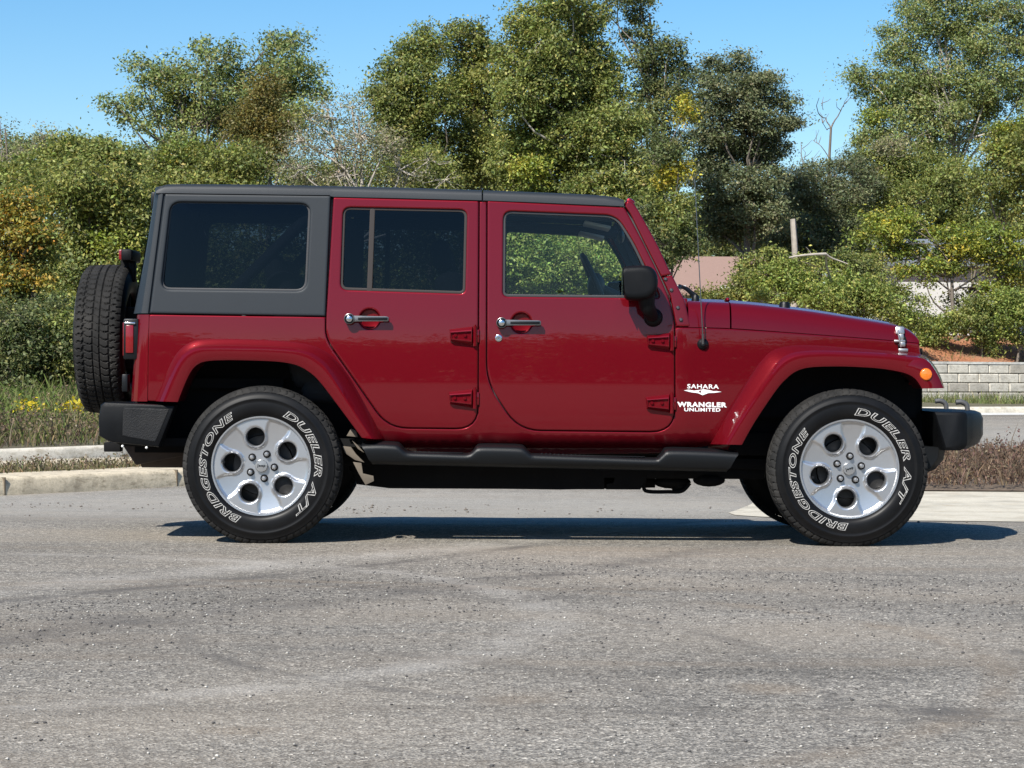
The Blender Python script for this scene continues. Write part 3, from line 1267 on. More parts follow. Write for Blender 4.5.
# ---- trees, left to right, from far to near
TG, BG = 'trees behind the car park', 'bushes behind the car park'
tree('bare_tree', 'sparse tree with nearly bare brown twigs at the left edge of the photo', 'tree', TG, 47,
     [(0, 130, 16, 16), (8, 155, 20, 16), (22, 150, 12, 14), (-8, 165, 20, 20)], 'twig', trunk=2, dens=.30, cr=.16, per=18, size=.06, twigs=1.6, trunk_r=.07)
tree('tall_tree', 'tall open-crowned green tree with sky showing through, behind the brownish cedar', 'tree', TG, 48,
     [(113, 103, 11, 9), (124, 114, 14, 11), (136, 100, 15, 11), (150, 86, 15, 14), (141, 66, 12, 10), (160, 70, 15, 14), (178, 66, 16, 16), (186, 88, 18, 16), (203, 48, 14, 12), (207, 70, 18, 18), (216, 92, 20, 16), (228, 54, 13, 12), (234, 78, 18, 18), (250, 92, 16, 15), (166, 112, 18, 16), (192, 116, 22, 18), (216, 122, 20, 18), (140, 126, 14, 10), (274, 44, 13, 12), (292, 44, 13, 12), (271, 62, 15, 15), (290, 68, 18, 16), (310, 76, 15, 13), (320, 92, 12, 11), (296, 94, 20, 16), (275, 100, 18, 18), (306, 112, 17, 14), (284, 122, 18, 16), (175, 140, 22, 16), (205, 150, 22, 18)],
     'pale', trunk=193, dens=.62, cr=.17, per=30, size=.085, twigs=.8, trunk_r=.12, extra=[(180, 100, 20, 20, 'mid'), (230, 110, 20, 20, 'mid'), (280, 86, 16, 16, 'mid')])
tree('hedgerow_tree', 'reddish brown thin-topped tree rising behind the olive bushes at the left', 'tree', TG, 46,
     [(42, 135, 14, 9), (55, 142, 16, 12), (36, 150, 14, 12)], 'twig', dens=.45, cr=.15, per=20, size=.06, twigs=1.5, trunk_r=.06)
tree('pale_tree', 'pale green tree low on the left behind the reddish brown thin-topped tree', 'tree', TG, 52,
     [(10, 150, 22, 14), (34, 148, 20, 14), (70, 150, 22, 14), (104, 146, 16, 10), (132, 152, 16, 12), (150, 160, 18, 14)],
     'pale', dens=.8, cr=.17, per=30, size=.085)
tree('leafy_tree', 'dark green round-topped tree between the bare tree and the tall open-crowned tree', 'tree', TG, 43,
     [(70, 145, 18, 12), (90, 148, 20, 14), (108, 152, 16, 14), (60, 165, 25, 20), (95, 170, 28, 22), (120, 165, 18, 18), (30, 175, 25, 18), (8, 180, 20, 18), (140, 175, 20, 18)],
     'mid', dens=1.0, cr=.18, per=34, size=.085)
tree('olive_bush', 'large olive green bush spreading behind the spare wheel', 'bush', BG, 39,
     [(40, 185, 30, 22), (80, 190, 34, 26), (115, 195, 30, 26), (60, 225, 40, 32), (105, 230, 40, 32), (140, 215, 26, 30), (85, 270, 42, 36), (125, 270, 36, 36), (140, 300, 34, 34), (100, 315, 40, 36)],
     'olive', dens=1.0, cr=.18, per=36, size=.080, extra=[(70, 250, 26, 24, 'mid'), (120, 245, 22, 20, 'yelgreen'), (115, 200, 18, 14, 'yelgreen')])
tree('cedar', 'brownish olive conical cedar in front of the tall open-crowned tree', 'tree', TG, 45,
     [(268, 88, 12, 12), (262, 104, 17, 13), (256, 120, 22, 14), (262, 134, 26, 14), (240, 130, 16, 12), (284, 126, 16, 12), (264, 150, 30, 16)],
     'cedar', dens=1.3, cr=.14, per=42, size=.060, flat=.8)
tree('yellow_green_shrub', 'yellow green shrub just above the rear of the hard top', 'bush', BG, 41,
     [(170, 165, 24, 18), (200, 160, 22, 16), (228, 168, 26, 18), (250, 165, 20, 16), (185, 190, 34, 22), (230, 195, 34, 24), (160, 200, 28, 28)],
     'olive', dens=1.0, cr=.17, per=34, size=.075, extra=[(232, 158, 16, 12, 'yelgreen'), (176, 155, 14, 10, 'yelgreen')])
tree('twiggy_shrub', 'pale thin-leaved shrub full of bare grey twigs above the middle of the hard top', 'bush', BG, 40,
     [(300, 140, 24, 24), (330, 118, 24, 24), (352, 108, 18, 18), (360, 135, 28, 26), (335, 150, 32, 24), (385, 150, 24, 24), (300, 170, 30, 20), (345, 175, 36, 22), (400, 170, 28, 22)],
     'twig', dens=.50, cr=.16, per=22, size=.055, bark='pale_bark', twigs=2.2, trunk_r=.07, thick=1.1, extra=[(430, 160, 24, 20, 'olive'), (445, 180, 28, 16, 'olive'), (310, 120, 16, 14, 'olive')])
tree('two_peaked_tree', 'green tree with two rounded peaks right of the pale twiggy shrub', 'tree', TG, 51,
     [(424, 32, 11, 9), (414, 48, 17, 14), (432, 52, 15, 16), (398, 68, 20, 15), (420, 76, 22, 18), (390, 90, 20, 16), (386, 110, 18, 18), (412, 108, 24, 22), (440, 100, 20, 20), (400, 135, 26, 22), (430, 140, 28, 24), (420, 170, 34, 22)],
     'mid', trunk=425, dens=1.0, cr=.17, per=34, size=.085, extra=[(385, 100, 14, 14, 'dark'), (408, 124, 18, 14, 'dark')])
tree('yellow_topped_tree', 'yellow tinged tree standing between the two-peaked tree and the tallest tree', 'tree', TG, 52,
     [(456, 32, 14, 12), (474, 34, 16, 14), (462, 52, 18, 15), (484, 54, 14, 14), (466, 76, 22, 18), (486, 84, 18, 20), (470, 104, 24, 20), (490, 115, 22, 20), (466, 132, 26, 22), (490, 150, 28, 24), (470, 170, 28, 20)],
     'olive', trunk=470, dens=.9, cr=.17, per=32, size=.085, extra=[(476, 60, 12, 12, 'yelgreen'), (456, 88, 14, 12, 'yelgreen'), (500, 78, 8, 16, 'yelgreen')])
tree('tallest_tree', 'tallest and broadest green tree, rising behind the front door', 'tree', TG, 49,
     [(520, 28, 18, 14), (512, 50, 16, 15), (540, 20, 20, 16), (548, 44, 24, 20), (566, 4, 20, 18), (584, 16, 18, 16), (580, 38, 24, 22), (530, 70, 26, 22), (562, 76, 28, 24), (594, 62, 24, 22), (520, 98, 24, 22), (550, 108, 28, 24), (584, 100, 28, 24), (608, 88, 20, 20), (530, 132, 28, 24), (566, 138, 30, 26), (600, 130, 28, 24), (516, 160, 28, 24), (550, 170, 32, 24), (590, 168, 32, 24), (622, 160, 26, 26), (628, 118, 20, 22), (600, 200, 36, 26), (550, 205, 36, 24), (640, 190, 24, 26), (560, 245, 44, 30), (620, 235, 36, 30), (550, 285, 44, 28), (610, 285, 40, 30), (520, 245, 28, 30)],
     'mid', trunk=584, dens=1.0, cr=.18, per=36, size=.088, trunk_r=.14, bark='pale_bark', extra=[(505, 84, 10, 16, 'olive'), (560, 56, 14, 12, 'olive'), (540, 150, 18, 14, 'under'), (530, 172, 16, 14, 'yelgreen'), (600, 104, 14, 14, 'olive'), (575, 190, 18, 14, 'dark'), (610, 150, 16, 16, 'dark')])
tree('airy_tree', 'airy dark-leaved tree just right of the tallest tree', 'tree', TG, 53,
     [(618, -2, 15, 10), (640, -4, 16, 12), (606, 12, 10, 8), (634, 16, 14, 10), (646, 34, 12, 12), (628, 34, 9, 8), (655, 50, 15, 11), (672, 48, 13, 11), (640, 56, 14, 12), (660, 70, 18, 14), (680, 62, 10, 11), (650, 90, 20, 18), (676, 86, 14, 16), (665, 112, 20, 20), (640, 120, 18, 20), (668, 145, 20, 22), (655, 180, 24, 28)],
     'dark', trunk=648, dens=.75, cr=.16, per=30, size=.085, twigs=.9)
tree('yellow_leaved_tree', 'slender tree with bright yellow leaves beside the top of the windscreen', 'tree', TG, 45,
     [(664, 172, 10, 8), (678, 168, 12, 8), (670, 184, 9, 8), (656, 180, 8, 6), (683, 104, 8, 12), (690, 118, 8, 8), (676, 198, 7, 6), (662, 218, 6, 6)],
     'yellow', trunk=668, dens=.62, cr=.12, per=24, size=.075, trunk_r=.04, extra=[(655, 205, 18, 20, 'mid'), (680, 215, 18, 22, 'mid'), (664, 245, 22, 24, 'dark'), (690, 240, 14, 16, 'dark'), (640, 225, 20, 24, 'dark'), (664, 150, 16, 16, 'dark'), (645, 268, 20, 18, 'dark')])
tree('dense_dark_tree', 'dense dark green tree with a ragged top between the aerial and the dead tree', 'tree', TG, 57,
     [(738, 62, 9, 8), (716, 66, 14, 10), (744, 76, 16, 12), (702, 78, 12, 12), (722, 86, 22, 14), (758, 82, 15, 12), (770, 78, 8, 7), (706, 104, 20, 16), (740, 104, 24, 18), (772, 98, 16, 12), (788, 104, 11, 7), (760, 122, 22, 16), (784, 124, 14, 9), (798, 122, 7, 6), (712, 130, 22, 18), (742, 136, 24, 18), (776, 146, 16, 13), (724, 160, 26, 20), (758, 158, 22, 16), (704, 180, 20, 24), (742, 186, 28, 20), (774, 180, 14, 14), (720, 212, 28, 24), (756, 214, 28, 22), (735, 232, 34, 16), (775, 208, 16, 16)],
     'blue', trunk=752, dens=1.0, cr=.18, per=38, size=.085, trunk_r=.12, flat=.45)
tree('background_tree', 'dull grey green tree under the dead snag, right of the dense dark tree', 'tree', TG, 60,
     [(800, 178, 18, 12), (820, 172, 18, 14), (846, 165, 18, 14), (800, 200, 24, 18), (830, 198, 26, 20), (860, 185, 22, 22), (800, 228, 26, 20), (838, 230, 28, 22), (780, 245, 24, 18), (820, 255, 30, 18), (790, 192, 14, 16)],
     'blue', dens=.9, cr=.17, per=32, size=.080, twigs=.7)
tree('tall_pale_tree', 'tall pale green tree, highest of those right of the dead tree', 'tree', TG, 63,
     [(908, 10, 14, 12), (924, 20, 20, 16), (896, 34, 14, 10), (908, 50, 20, 16), (888, 56, 12, 10), (940, 0, 20, 16), (946, 36, 24, 20), (972, 10, 24, 20), (980, 44, 26, 22), (1006, 10, 24, 22), (1020, 40, 24, 24), (924, 74, 22, 18), (900, 84, 16, 14), (872, 78, 18, 8), (856, 74, 12, 7), (868, 90, 14, 8), (882, 106, 14, 14), (910, 108, 22, 18), (956, 80, 26, 22), (990, 82, 28, 22), (1022, 84, 26, 24), (940, 112, 26, 22), (976, 118, 26, 22), (880, 130, 16, 16), (905, 138, 22, 20), (940, 145, 26, 22), (866, 140, 12, 14), (1050, 50, 30, 40), (1050, 110, 30, 30)],
     'pale', trunk=958, dens=.78, cr=.18, per=30, size=.09, twigs=.9, trunk_r=.13, bark='pale_bark', extra=[(890, 92, 14, 10, 'yelgreen'), (915, 96, 14, 10, 'yelgreen'), (874, 116, 12, 10, 'yelgreen'), (936, 96, 16, 14, 'mid'), (985, 100, 16, 14, 'mid')])
tree('yellow_green_tree', 'yellow green tree leaning over the white building at the right edge', 'tree', TG, 53,
     [(1010, 140, 24, 18), (1000, 160, 22, 18), (1024, 170, 22, 22), (985, 182, 18, 16), (1015, 200, 24, 20), (1040, 150, 30, 30)],
     'olive', trunk=1000, dens=.95, cr=.17, per=32, size=.085, extra=[(1012, 128, 16, 10, 'yelgreen'), (1004, 150, 16, 12, 'yelgreen')])
tree('shady_tree', 'shady green tree behind the young yellowing maple', 'tree', TG, 61,
     [(870, 160, 18, 16), (895, 168, 22, 18), (925, 172, 26, 20), (958, 176, 26, 20), (880, 195, 22, 20), (915, 204, 26, 22), (950, 208, 28, 22), (985, 215, 24, 20), (930, 240, 22, 18), (1020, 230, 22, 22), (960, 232, 20, 16)],
     'mid', trunk=948, dens=.95, cr=.18, per=34, size=.085, extra=[(905, 185, 18, 14, 'dark'), (950, 190, 20, 14, 'dark'), (870, 178, 14, 10, 'twig'), (888, 150, 16, 12, 'twig')])
tree('maple', 'young maple with yellowing leaves in front of the white building', 'tree', TG, 52.4,
     [(878, 222, 14, 10), (893, 232, 14, 10), (905, 218, 14, 9), (885, 244, 14, 9), (900, 252, 16, 9), (862, 236, 10, 8), (945, 232, 16, 9), (962, 240, 18, 10), (948, 256, 18, 10), (914, 249, 15, 8), (984, 246, 14, 8), (1004, 262, 14, 8), (926, 284, 8, 4), (990, 288, 10, 6), (975, 252, 14, 10), (932, 266, 16, 7), (952, 268, 14, 7), (1000, 240, 14, 10), (1014, 252, 14, 12), (1012, 276, 12, 12), (905, 270, 14, 7), (990, 226, 12, 8)],
     'yelgreen', trunk=957, dens=.85, cr=.14, per=26, size=.085, trunk_r=.06, extra=[(892, 226, 10, 7, 'yellow'), (956, 250, 12, 7, 'yellow'), (930, 262, 12, 6, 'yellow'), (870, 262, 16, 12, 'mid')])
tree('hedge_tree', 'dull olive tree filling the gap behind the pale twiggy shrub', 'tree', TG, 60,
     [(150, 178, 26, 18), (200, 182, 30, 20), (250, 178, 30, 20), (300, 180, 30, 22), (340, 176, 26, 18), (230, 205, 50, 22), (320, 205, 50, 22)],
     'mid', dens=.9, cr=.18, per=34, size=.09)
tree('gap_tree', 'green tree filling the gap between the two-peaked tree and the tallest tree', 'tree', TG, 61,
     [(390, 172, 26, 20), (430, 180, 30, 18), (470, 176, 28, 20), (505, 178, 26, 22), (450, 205, 50, 22), (510, 205, 34, 22)],
     'mid', dens=.9, cr=.18, per=34, size=.09, extra=[(450, 176, 24, 14, 'olive')])
tree('dim_tree', 'dim green tree low behind the dead snag at the right', 'tree', TG, 66,
     [(690, 222, 26, 20), (730, 232, 30, 14), (772, 236, 30, 18), (812, 225, 26, 24), (845, 215, 26, 24), (875, 225, 26, 22), (840, 250, 40, 18), (905, 235, 26, 16)],
     'mid', dens=.9, cr=.19, per=34, size=.095)
tree('backdrop_tree', 'dark green tree rising just behind the roof of the low brown house', 'tree', TG, 90,
     [(668, 245, 26, 14), (700, 246, 26, 14), (735, 248, 28, 14), (770, 250, 28, 14), (800, 252, 22, 14)],
     'dark', dens=.8, cr=.28, per=34, size=.14)
# dead wood
dt = G()
rgd = np.random.default_rng(4)
root_p = np.array(at(831, 300, 61))
root_p[2] = float(ground_z(root_p[0], root_p[1])) - .05
fork = np.array(at(831, 128, 61))
stem_paths(dt, rgd, root_p, fork, .075, .030, 10, .012)
for (q, r0, via) in (((819, 98), .020, (826, 118)), ((847, 101), .024, (838, 116)), ((822, 122), .014, (827, 130)), ((813, 140), .014, (821, 146)), ((841, 166), .014, (836, 160)), ((801, 142), .022, (806, 168)), ((812, 160), .014, (808, 172))):
    p1 = np.array(at(*via, 61 + rgd.uniform(-.4, .4)))
    p2 = np.array(at(*q, 61 + rgd.uniform(-1, 1)))
    st_ = fork if q[1] < 140 else np.array(at(831, min(240, via[1] + 20), 61))
    stem_paths(dt, rgd, st_, p1, r0, r0 * .7, 4, .04)
    stem_paths(dt, rgd, p1, p2, r0 * .7, .008, 5, .06)
    for _ in range(3):
        e = p1 + (p2 - p1) * rgd.uniform(.3, .9)
        stem_paths(dt, rgd, e, e + np.array([rgd.uniform(-.3, .3), rgd.uniform(-.3, .3), rgd.uniform(.1, .4)]), .010, .004, 3, .1)
tag(dt.build('dead_tree', M['bark'], angle=80), 'bare dead tree forking against the blue sky', 'tree', TG)
sn = G()
pb = np.array(at(794, 300, 54))
pb[2] = float(ground_z(pb[0], pb[1]))
stem_paths(sn, rgd, pb, at(793, 219, 54), .085, .07, 5, .01)
tag(sn.build('wooden_pole', M['pale_bark'], angle=60), 'short pale broken tree trunk standing among the bushes', 'trunk')
fb = G()
stem_paths(fb, rgd, at(829, 300, 50.2), at(826, 254, 48.4), .03, .028, 5, .03)
stem_paths(fb, rgd, at(789, 257.5, 48.2), at(826, 254.0, 48.4), .016, .032, 7, .05)
stem_paths(fb, rgd, at(826, 254.0, 48.4), at(848, 264, 48.5), .028, .008, 6, .08)
stem_paths(fb, rgd, at(812, 255, 48.3), at(806, 247, 48.2), .013, .006, 3, .05)
tag(fb.build('dead_branch', M['pale_bark'], angle=60), 'bleached dead branch lying across the bushes above the bonnet', 'branch')

# ---- undergrowth and bushes
tree('orange_bush', 'orange and yellow leaved bush at the far left, above a dark bush', 'bush', BG, 35,
     [(-6, 200, 20, 14), (18, 202, 18, 12), (36, 214, 14, 12), (8, 222, 22, 16), (32, 234, 20, 14), (44, 242, 12, 9), (6, 250, 22, 16), (30, 260, 20, 14), (14, 276, 22, 14), (38, 276, 14, 10), (0, 296, 18, 14)],
     'orange', dens=.95, cr=.14, per=30, size=.075, extra=[(20, 300, 24, 16, 'olive'), (44, 255, 12, 10, 'olive'), (0, 262, 14, 12, 'dark')])
tree('dark_bush', 'dark green bush below the orange bush', 'bush', BG, 34,
     [(10, 322, 30, 20), (44, 315, 26, 20), (20, 348, 34, 22), (56, 345, 28, 22), (84, 350, 24, 26), (10, 375, 34, 18), (48, 374, 30, 18), (80, 378, 26, 18), (-25, 350, 30, 40)],
     'dark', dens=1.0, cr=.16, per=36, size=.070, extra=[(60, 330, 20, 16, 'mid'), (84, 330, 20, 18, 'mid'), (30, 335, 14, 10, 'under'), (70, 366, 16, 10, 'mid')])
tree('green_bush', 'mid green bush hidden behind the rear of the car', 'bush', BG, 40,
     [(150, 340, 40, 34), (190, 300, 40, 40), (230, 260, 40, 40), (215, 330, 40, 36), (270, 300, 40, 44), (180, 250, 40, 40), (110, 365, 28, 20)],
     'mid', dens=.8, cr=.20, per=30, size=.085)
tree('viny_bush', 'vine covered bush behind the rear door windows', 'bush', BG, 42,
     [(300, 230, 36, 34), (350, 215, 36, 26), (400, 230, 36, 34), (330, 280, 40, 36), (390, 285, 40, 36), (450, 230, 36, 34), (450, 285, 36, 36)],
     'olive', dens=.8, cr=.20, per=30, size=.085)
tree('screen_bush', 'bright green bush seen through the front door window', 'bush', BG, 43,
     [(500, 250, 26, 26), (530, 262, 26, 22), (560, 256, 24, 22), (500, 285, 26, 20), (540, 290, 30, 18), (580, 285, 24, 18), (600, 262, 16, 16), (520, 232, 24, 16)],
     'under', dens=1.0, cr=.16, per=34, size=.080, extra=[(548, 275, 20, 14, 'pale'), (575, 262, 16, 14, 'mid')])
UNDER = [('weedy_bush', 'grey green weedy bush beside the foot of the windscreen, in front of the brown roof', 50, [(700, 298, 12, 8), (718, 296, 14, 8), (740, 282, 9, 12), (752, 286, 14, 14), (728, 292, 10, 9), (738, 298, 18, 8)], 'olive', 'pale', 745),
         ('ivy_bush', 'light green ivy covered bush above the middle of the bonnet', 49, [(768, 276, 16, 12), (786, 268, 14, 10), (790, 286, 22, 14), (770, 296, 20, 10), (812, 294, 20, 12), (800, 278, 14, 10)], 'under', 'yelgreen', 790),
         ('bramble_bush', 'sprawling green bramble above the front half of the bonnet', 49.5, [(832, 296, 22, 14), (850, 286, 18, 12), (868, 292, 20, 14), (848, 308, 24, 10), (880, 306, 20, 12), (842, 276, 12, 8), (900, 316, 20, 10)], 'under', 'olive', 850),
         ('thicket', 'dark thicket in the shade in front of the white building', 51, [(862, 270, 16, 14), (878, 282, 14, 12), (898, 290, 9, 8), (921, 302, 9, 6), (842, 262, 14, 12), (776, 254, 14, 10), (805, 264, 14, 10), (750, 264, 14, 12)], 'mid', 'dark', 868),
         ('bank_bush', 'green bush on the clay bank behind the front bumper', 51.2, [(918, 326, 14, 9), (934, 324, 16, 8), (950, 321, 14, 8), (938, 332, 14, 8), (924, 338, 10, 8), (912, 342, 8, 10)], 'under', 'mid', 930),
         ('hanging_bush', 'dark leafy bush hanging down over the red clay bank at the right', 51.2, [(978, 306, 18, 12), (966, 320, 18, 12), (986, 322, 18, 12), (990, 340, 8, 9), (976, 334, 12, 8), (991, 350, 5, 7)], 'mid', 'dark', 980),
         ('corner_bush', 'green bush on the bank at the right edge of the photo', 51.2, [(1004, 300, 14, 12), (1016, 318, 16, 12), (1030, 310, 18, 18), (1006, 330, 14, 8), (1022, 338, 14, 7), (1000, 318, 10, 8)], 'under', 'mid', 1012)]
for nm, lb, dd, bl, pa, pb_, ex_ in UNDER:
    xtr = [(b[0] + 5, b[1] + 3, b[2] * .7, b[3] * .7, pb_) for b in bl[::2]]
    tree(nm, lb, 'bush', BG, dd, bl, pa, dens=.95, cr=.15, per=30, size=.078, extra=xtr, trunk_r=.035, twigs=.5)
tree('trunks_thicket', 'group of thin dark stems shading the white building', 'tree', TG, 54,
     [(968, 258, 12, 8), (992, 268, 10, 8), (978, 286, 9, 9), (1004, 292, 10, 10), (1022, 288, 12, 14), (952, 300, 7, 8)], 'dark', trunk=965, dens=.7, cr=.14, per=28, size=.08, trunk_r=.06)

# ---- block retaining wall and clay bank
wall = G()
WP = [(X, float(y_kerb(X)) + 5.55) for X in np.arange(4.2, 40, .5)]
hb, nb = .205, 4
M['block'] = concrete_mat('split_face_block', (.56, .525, .46), (.30, .26, .20), 1.6)
_t = M['block'].node_tree
_b = _t.nodes['Principled BSDF']
_src = _b.inputs['Base Color'].links[0].from_socket
_rp = ramp(_t, N(_t, 'ShaderNodeNewGeometry').outputs['Random Per Island'], [(0, (.62, .60, .57)), (.5, (.9, .9, .88)), (1, (1.12, 1.1, 1.05))])
_t.links.new(mixc(_t, 1.0, _src, _rp, 'MULTIPLY'), _b.inputs['Base Color'])
rgw = np.random.default_rng(9)
for c_ in range(nb):
    for i in range(len(WP) - 1):
        a, b_ = Vector(WP[i]), Vector(WP[i + 1])
        if c_ % 2:
            a, b_ = a.lerp(b_, .5), b_.lerp(Vector(WP[min(i + 2, len(WP) - 1)]), .5)
        if (b_ - a).length < .3:
            continue
        m_ = (a + b_) / 2
        z0 = float(road_z(y_kerb(m_.x))) + .17
        ang_ = math.atan2((b_ - a).y, (b_ - a).x)
        ln = (b_ - a).length
        wall.box((m_.x, m_.y + rgw.uniform(-.012, .012) + c_ * .015, z0 + hb * (c_ + .5)), (ln - rgw.uniform(.012, .03), .30, hb - .014), .016, rot=Matrix.Rotation(ang_, 3, 'Z'), seg=1)
ro = wall.build('retaining_wall', M['block'], smooth=False)
tag(ro, 'low grey concrete block retaining wall at the foot of the red clay bank', 'wall')
cap = G()
rows = []
for X, Y in WP:
    z = float(road_z(y_kerb(X))) + .17 + nb * hb
    rows.append([(X, Y - .13, z + .002), (X, Y - .13, z + .055), (X, Y + .20, z + .055), (X, Y + .20, z + .002)])
cap.loft(rows, closed=True, caps=True).build('wall_cap', concrete_mat('pale_cap_block', (.56, .54, .49), (.3, .27, .2)), ro, smooth=False)
mor = G()
rows = []
for X, Y in WP:
    z = float(road_z(y_kerb(X))) + .15
    rows.append([(X, Y - .10, z), (X, Y - .10, z + nb * hb), (X, Y + .24, z + nb * hb), (X, Y + .24, z)])
mor.loft(rows, closed=True, caps=True).build('wall_core', mat('dark_joint', (.12, .11, .10), rough=.95), ro, smooth=False)
rows = []
for X in np.arange(4.0, 42, .35):
    yk = float(y_kerb(X))
    z = float(road_z(yk)) + .17 + nb * hb
    rows.append([(X, yk + 5.76, z + .03), (X, yk + 6.1, z + .10 + .05 * math.sin(X * 3.1)), (X, yk + 6.7, z + .30 + .07 * math.sin(X * 2.3)), (X, yk + 7.6, z + .58 + .06 * math.sin(X * 4.1)), (X, yk + 8.6, z + .70), (X, yk + 12, z + .75)])
tag(G().loft(rows).build('clay_bank', M['clay']), 'red clay bank above the retaining wall', kind='structure')

# ---- houses behind the trees
M['shingle'] = mat('brown_shingles', (.25, .16, .125), rough=.95, vary=.15, vscale=14)
M['siding'] = mat('white_siding', (.66, .66, .645), rough=.7, vary=.10, vscale=2)
_t = M['siding'].node_tree
_w = N(_t, 'ShaderNodeTexWave', wave_type='BANDS', bands_direction='Z', wave_profile='SAW')
_w.inputs['Scale'].default_value = 2.4
_tc = N(_t, 'ShaderNodeTexCoord')
_t.links.new(_tc.outputs['Object'], _w.inputs['Vector'])
_bp = N(_t, 'ShaderNodeBump')
_bp.inputs['Distance'].default_value = .03
_t.links.new(_w.outputs['Color'], _bp.inputs['Height'])
_t.links.new(_bp.outputs[0], _t.nodes['Principled BSDF'].inputs['Normal'])
M['tan_wall'] = mat('tan_wall', (.42, .34, .26), rough=.9, vary=.12, vscale=3)
M['win'] = mat('dark_window_glass', (.03, .035, .045), rough=.1)


def house(name, label, px0, px1, py_eave, py_ridge, d, wall_m, roof_m, depth, wins, over=.35):
    xa, Y, ze = at(px0, py_eave, d)
    xb, _, zr = at(px1, py_ridge, d)
    gz = float(ground_z((xa + xb) / 2, Y + depth / 2)) - .3
    root = empty(name, ((xa + xb) / 2, Y + depth / 2, gz))
    tag(root, label, 'house')
    og = ((xa + xb) / 2, Y + depth / 2, gz)
    ym = Y + depth / 2
    w_ = G().add([(xa, Y, gz), (xb, Y, gz), (xb, Y, ze), (xa, Y, ze), (xa, Y + depth, gz), (xb, Y + depth, gz), (xb, Y + depth, ze), (xa, Y + depth, ze), (xa, ym, zr - .1), (xb, ym, zr - .1)],
                 [(0, 1, 2, 3), (5, 4, 7, 6), (1, 5, 6, 9, 2), (4, 0, 3, 8, 7)])
    w_.build('wall', wall_m, root, origin=og, smooth=False)
    r_ = G()
    k = (zr - ze) / (depth / 2)
    for sg in (-1, 1):
        y0 = ym + sg * (depth / 2 + over)
        z0 = ze - k * over
        p = [(xa - over, y0, z0), (xb + over, y0, z0), (xb + over, ym, zr), (xa - over, ym, zr)]
        r_.add(p + [(q[0], q[1], q[2] + .12) for q in p], [(0, 1, 2, 3), (7, 6, 5, 4), (0, 4, 5, 1), (1, 5, 6, 2), (3, 2, 6, 7), (0, 3, 7, 4)])
    r_.build('roof', roof_m, root, origin=og, smooth=False, recalc=False)
    for (wx, wz, ww, wh) in wins:
        f_ = G().box((xa + wx, Y - .015, gz + wz), (ww + .16, .06, wh + .16), .01).build('window', M['siding'], root, origin=og)
        G().box((xa + wx, Y - .05, gz + wz), (ww, .03, wh)).build('pane', M['win'], f_, origin=og)
    return root


house('house', 'low house with a broad brown shingle roof behind the windscreen', 640, 775, 292, 254, 76, M['tan_wall'], M['shingle'], 8, [(1.0, 1.6, .9, 1.1), (3.2, 1.6, .9, 1.1)])
wb = house('white_building', 'white sided building half hidden behind the maple at the right', 896, 1052, 262, 240, 55.5, M['siding'], mat('grey_metal_roof', (.16, .18, .21), rough=.5, vary=.1), 3.6, [(2.6, 2.2, .5, .6)])
shed = G()
xq, yq, zq = at(882, 271, 62)
shed.box((xq, yq + 1.5, zq), (2.2, 3.2, .09))
for dx in (-1.0, 1.0):
    for dy in (.1, 2.9):
        shed.tube([(xq + dx, yq + dy, float(ground_z(xq, yq)) - .1), (xq + dx, yq + dy, zq - .045)], .05, seg=8)
tag(shed.build('carport', mat('grey_carport_metal', (.30, .31, .33), rough=.5)), 'flat grey carport roof on posts among the bushes', 'carport')


# ---- grass and weeds (uncountable)
def blades(name, label, pts, hmin, hmax, w, palette, seed, lean=.35, seedheads=None):
    rg = np.random.default_rng(seed)
    n = len(pts)
    h = hmin + (hmax - hmin) * rg.random(n) ** 1.8
    a = rg.uniform(0, 2 * np.pi, n)
    tan = np.stack([np.cos(a), np.sin(a), np.zeros(n)], 1)
    ln = rg.normal(0, lean, (n, 2)) * h[:, None]
    up = np.stack([ln[:, 0], ln[:, 1], h], 1)
    ww = (w * np.exp(rg.normal(0, .3, n)))[:, None]
    mid = pts + up * .55
    tip = pts + up + np.stack([ln[:, 0] * .5, ln[:, 1] * .5, -np.abs(ln[:, 0]) * .4], 1)
    V1 = np.stack([pts - tan * ww * .5, pts + tan * ww * .5, mid + tan * ww * .42, mid - tan * ww * .42], 1)
    V2 = np.stack([mid - tan * ww * .42, mid + tan * ww * .42, tip + tan * ww * .10, tip - tan * ww * .10], 1)
    col = pick_cols(rg, n, palette, spread=.25)
    V = np.concatenate([V1, V2])
    C = np.concatenate([col, col])
    if seedheads:
        frac, sz, scol = seedheads
        k = np.where((rg.random(n) < frac) & (h > (hmin + hmax) * .35))[0]
        for rep in range(5):
            c = tip[k] - up[k] * rg.uniform(0, .35, (len(k), 1)) + rg.normal(0, sz * .5, (len(k), 3))
            nn = unit(rg.normal(0, 1, (len(k), 3)))
            t1 = unit(np.cross(nn, rg.normal(0, 1, (len(k), 3))))
            t2 = np.cross(nn, t1)
            V = np.concatenate([V, np.stack([c - t1 * sz * .6, c + t2 * sz * .35, c + t1 * sz * .6, c - t2 * sz * .35], 1)])
            C = np.concatenate([C, pick_cols(rg, len(k), scol, spread=.2)])
    o = quads(name, V, C, M['blade'])
    tag(o, label, kind='stuff')
    return o


def scatter(n, X0, X1, S0, S1, seed, bias=1.0):
    rg = np.random.default_rng(seed)
    X = rg.uniform(X0, X1, n)
    s_ = S0 + (S1 - S0) * rg.random(n) ** bias
    # drifts: keep more where a slow pattern is high
    w = np.sin(X * 2.3 + s_ * .8) + np.sin(s_ * 1.9 - X * .9) + rg.normal(0, 1.2, n)
    k = w > -1.0
    X, s_ = X[k], s_[k]
    Y = y_kerb(X) + s_
    return np.stack([X, Y, ground_z(X, Y) - .01], 1)


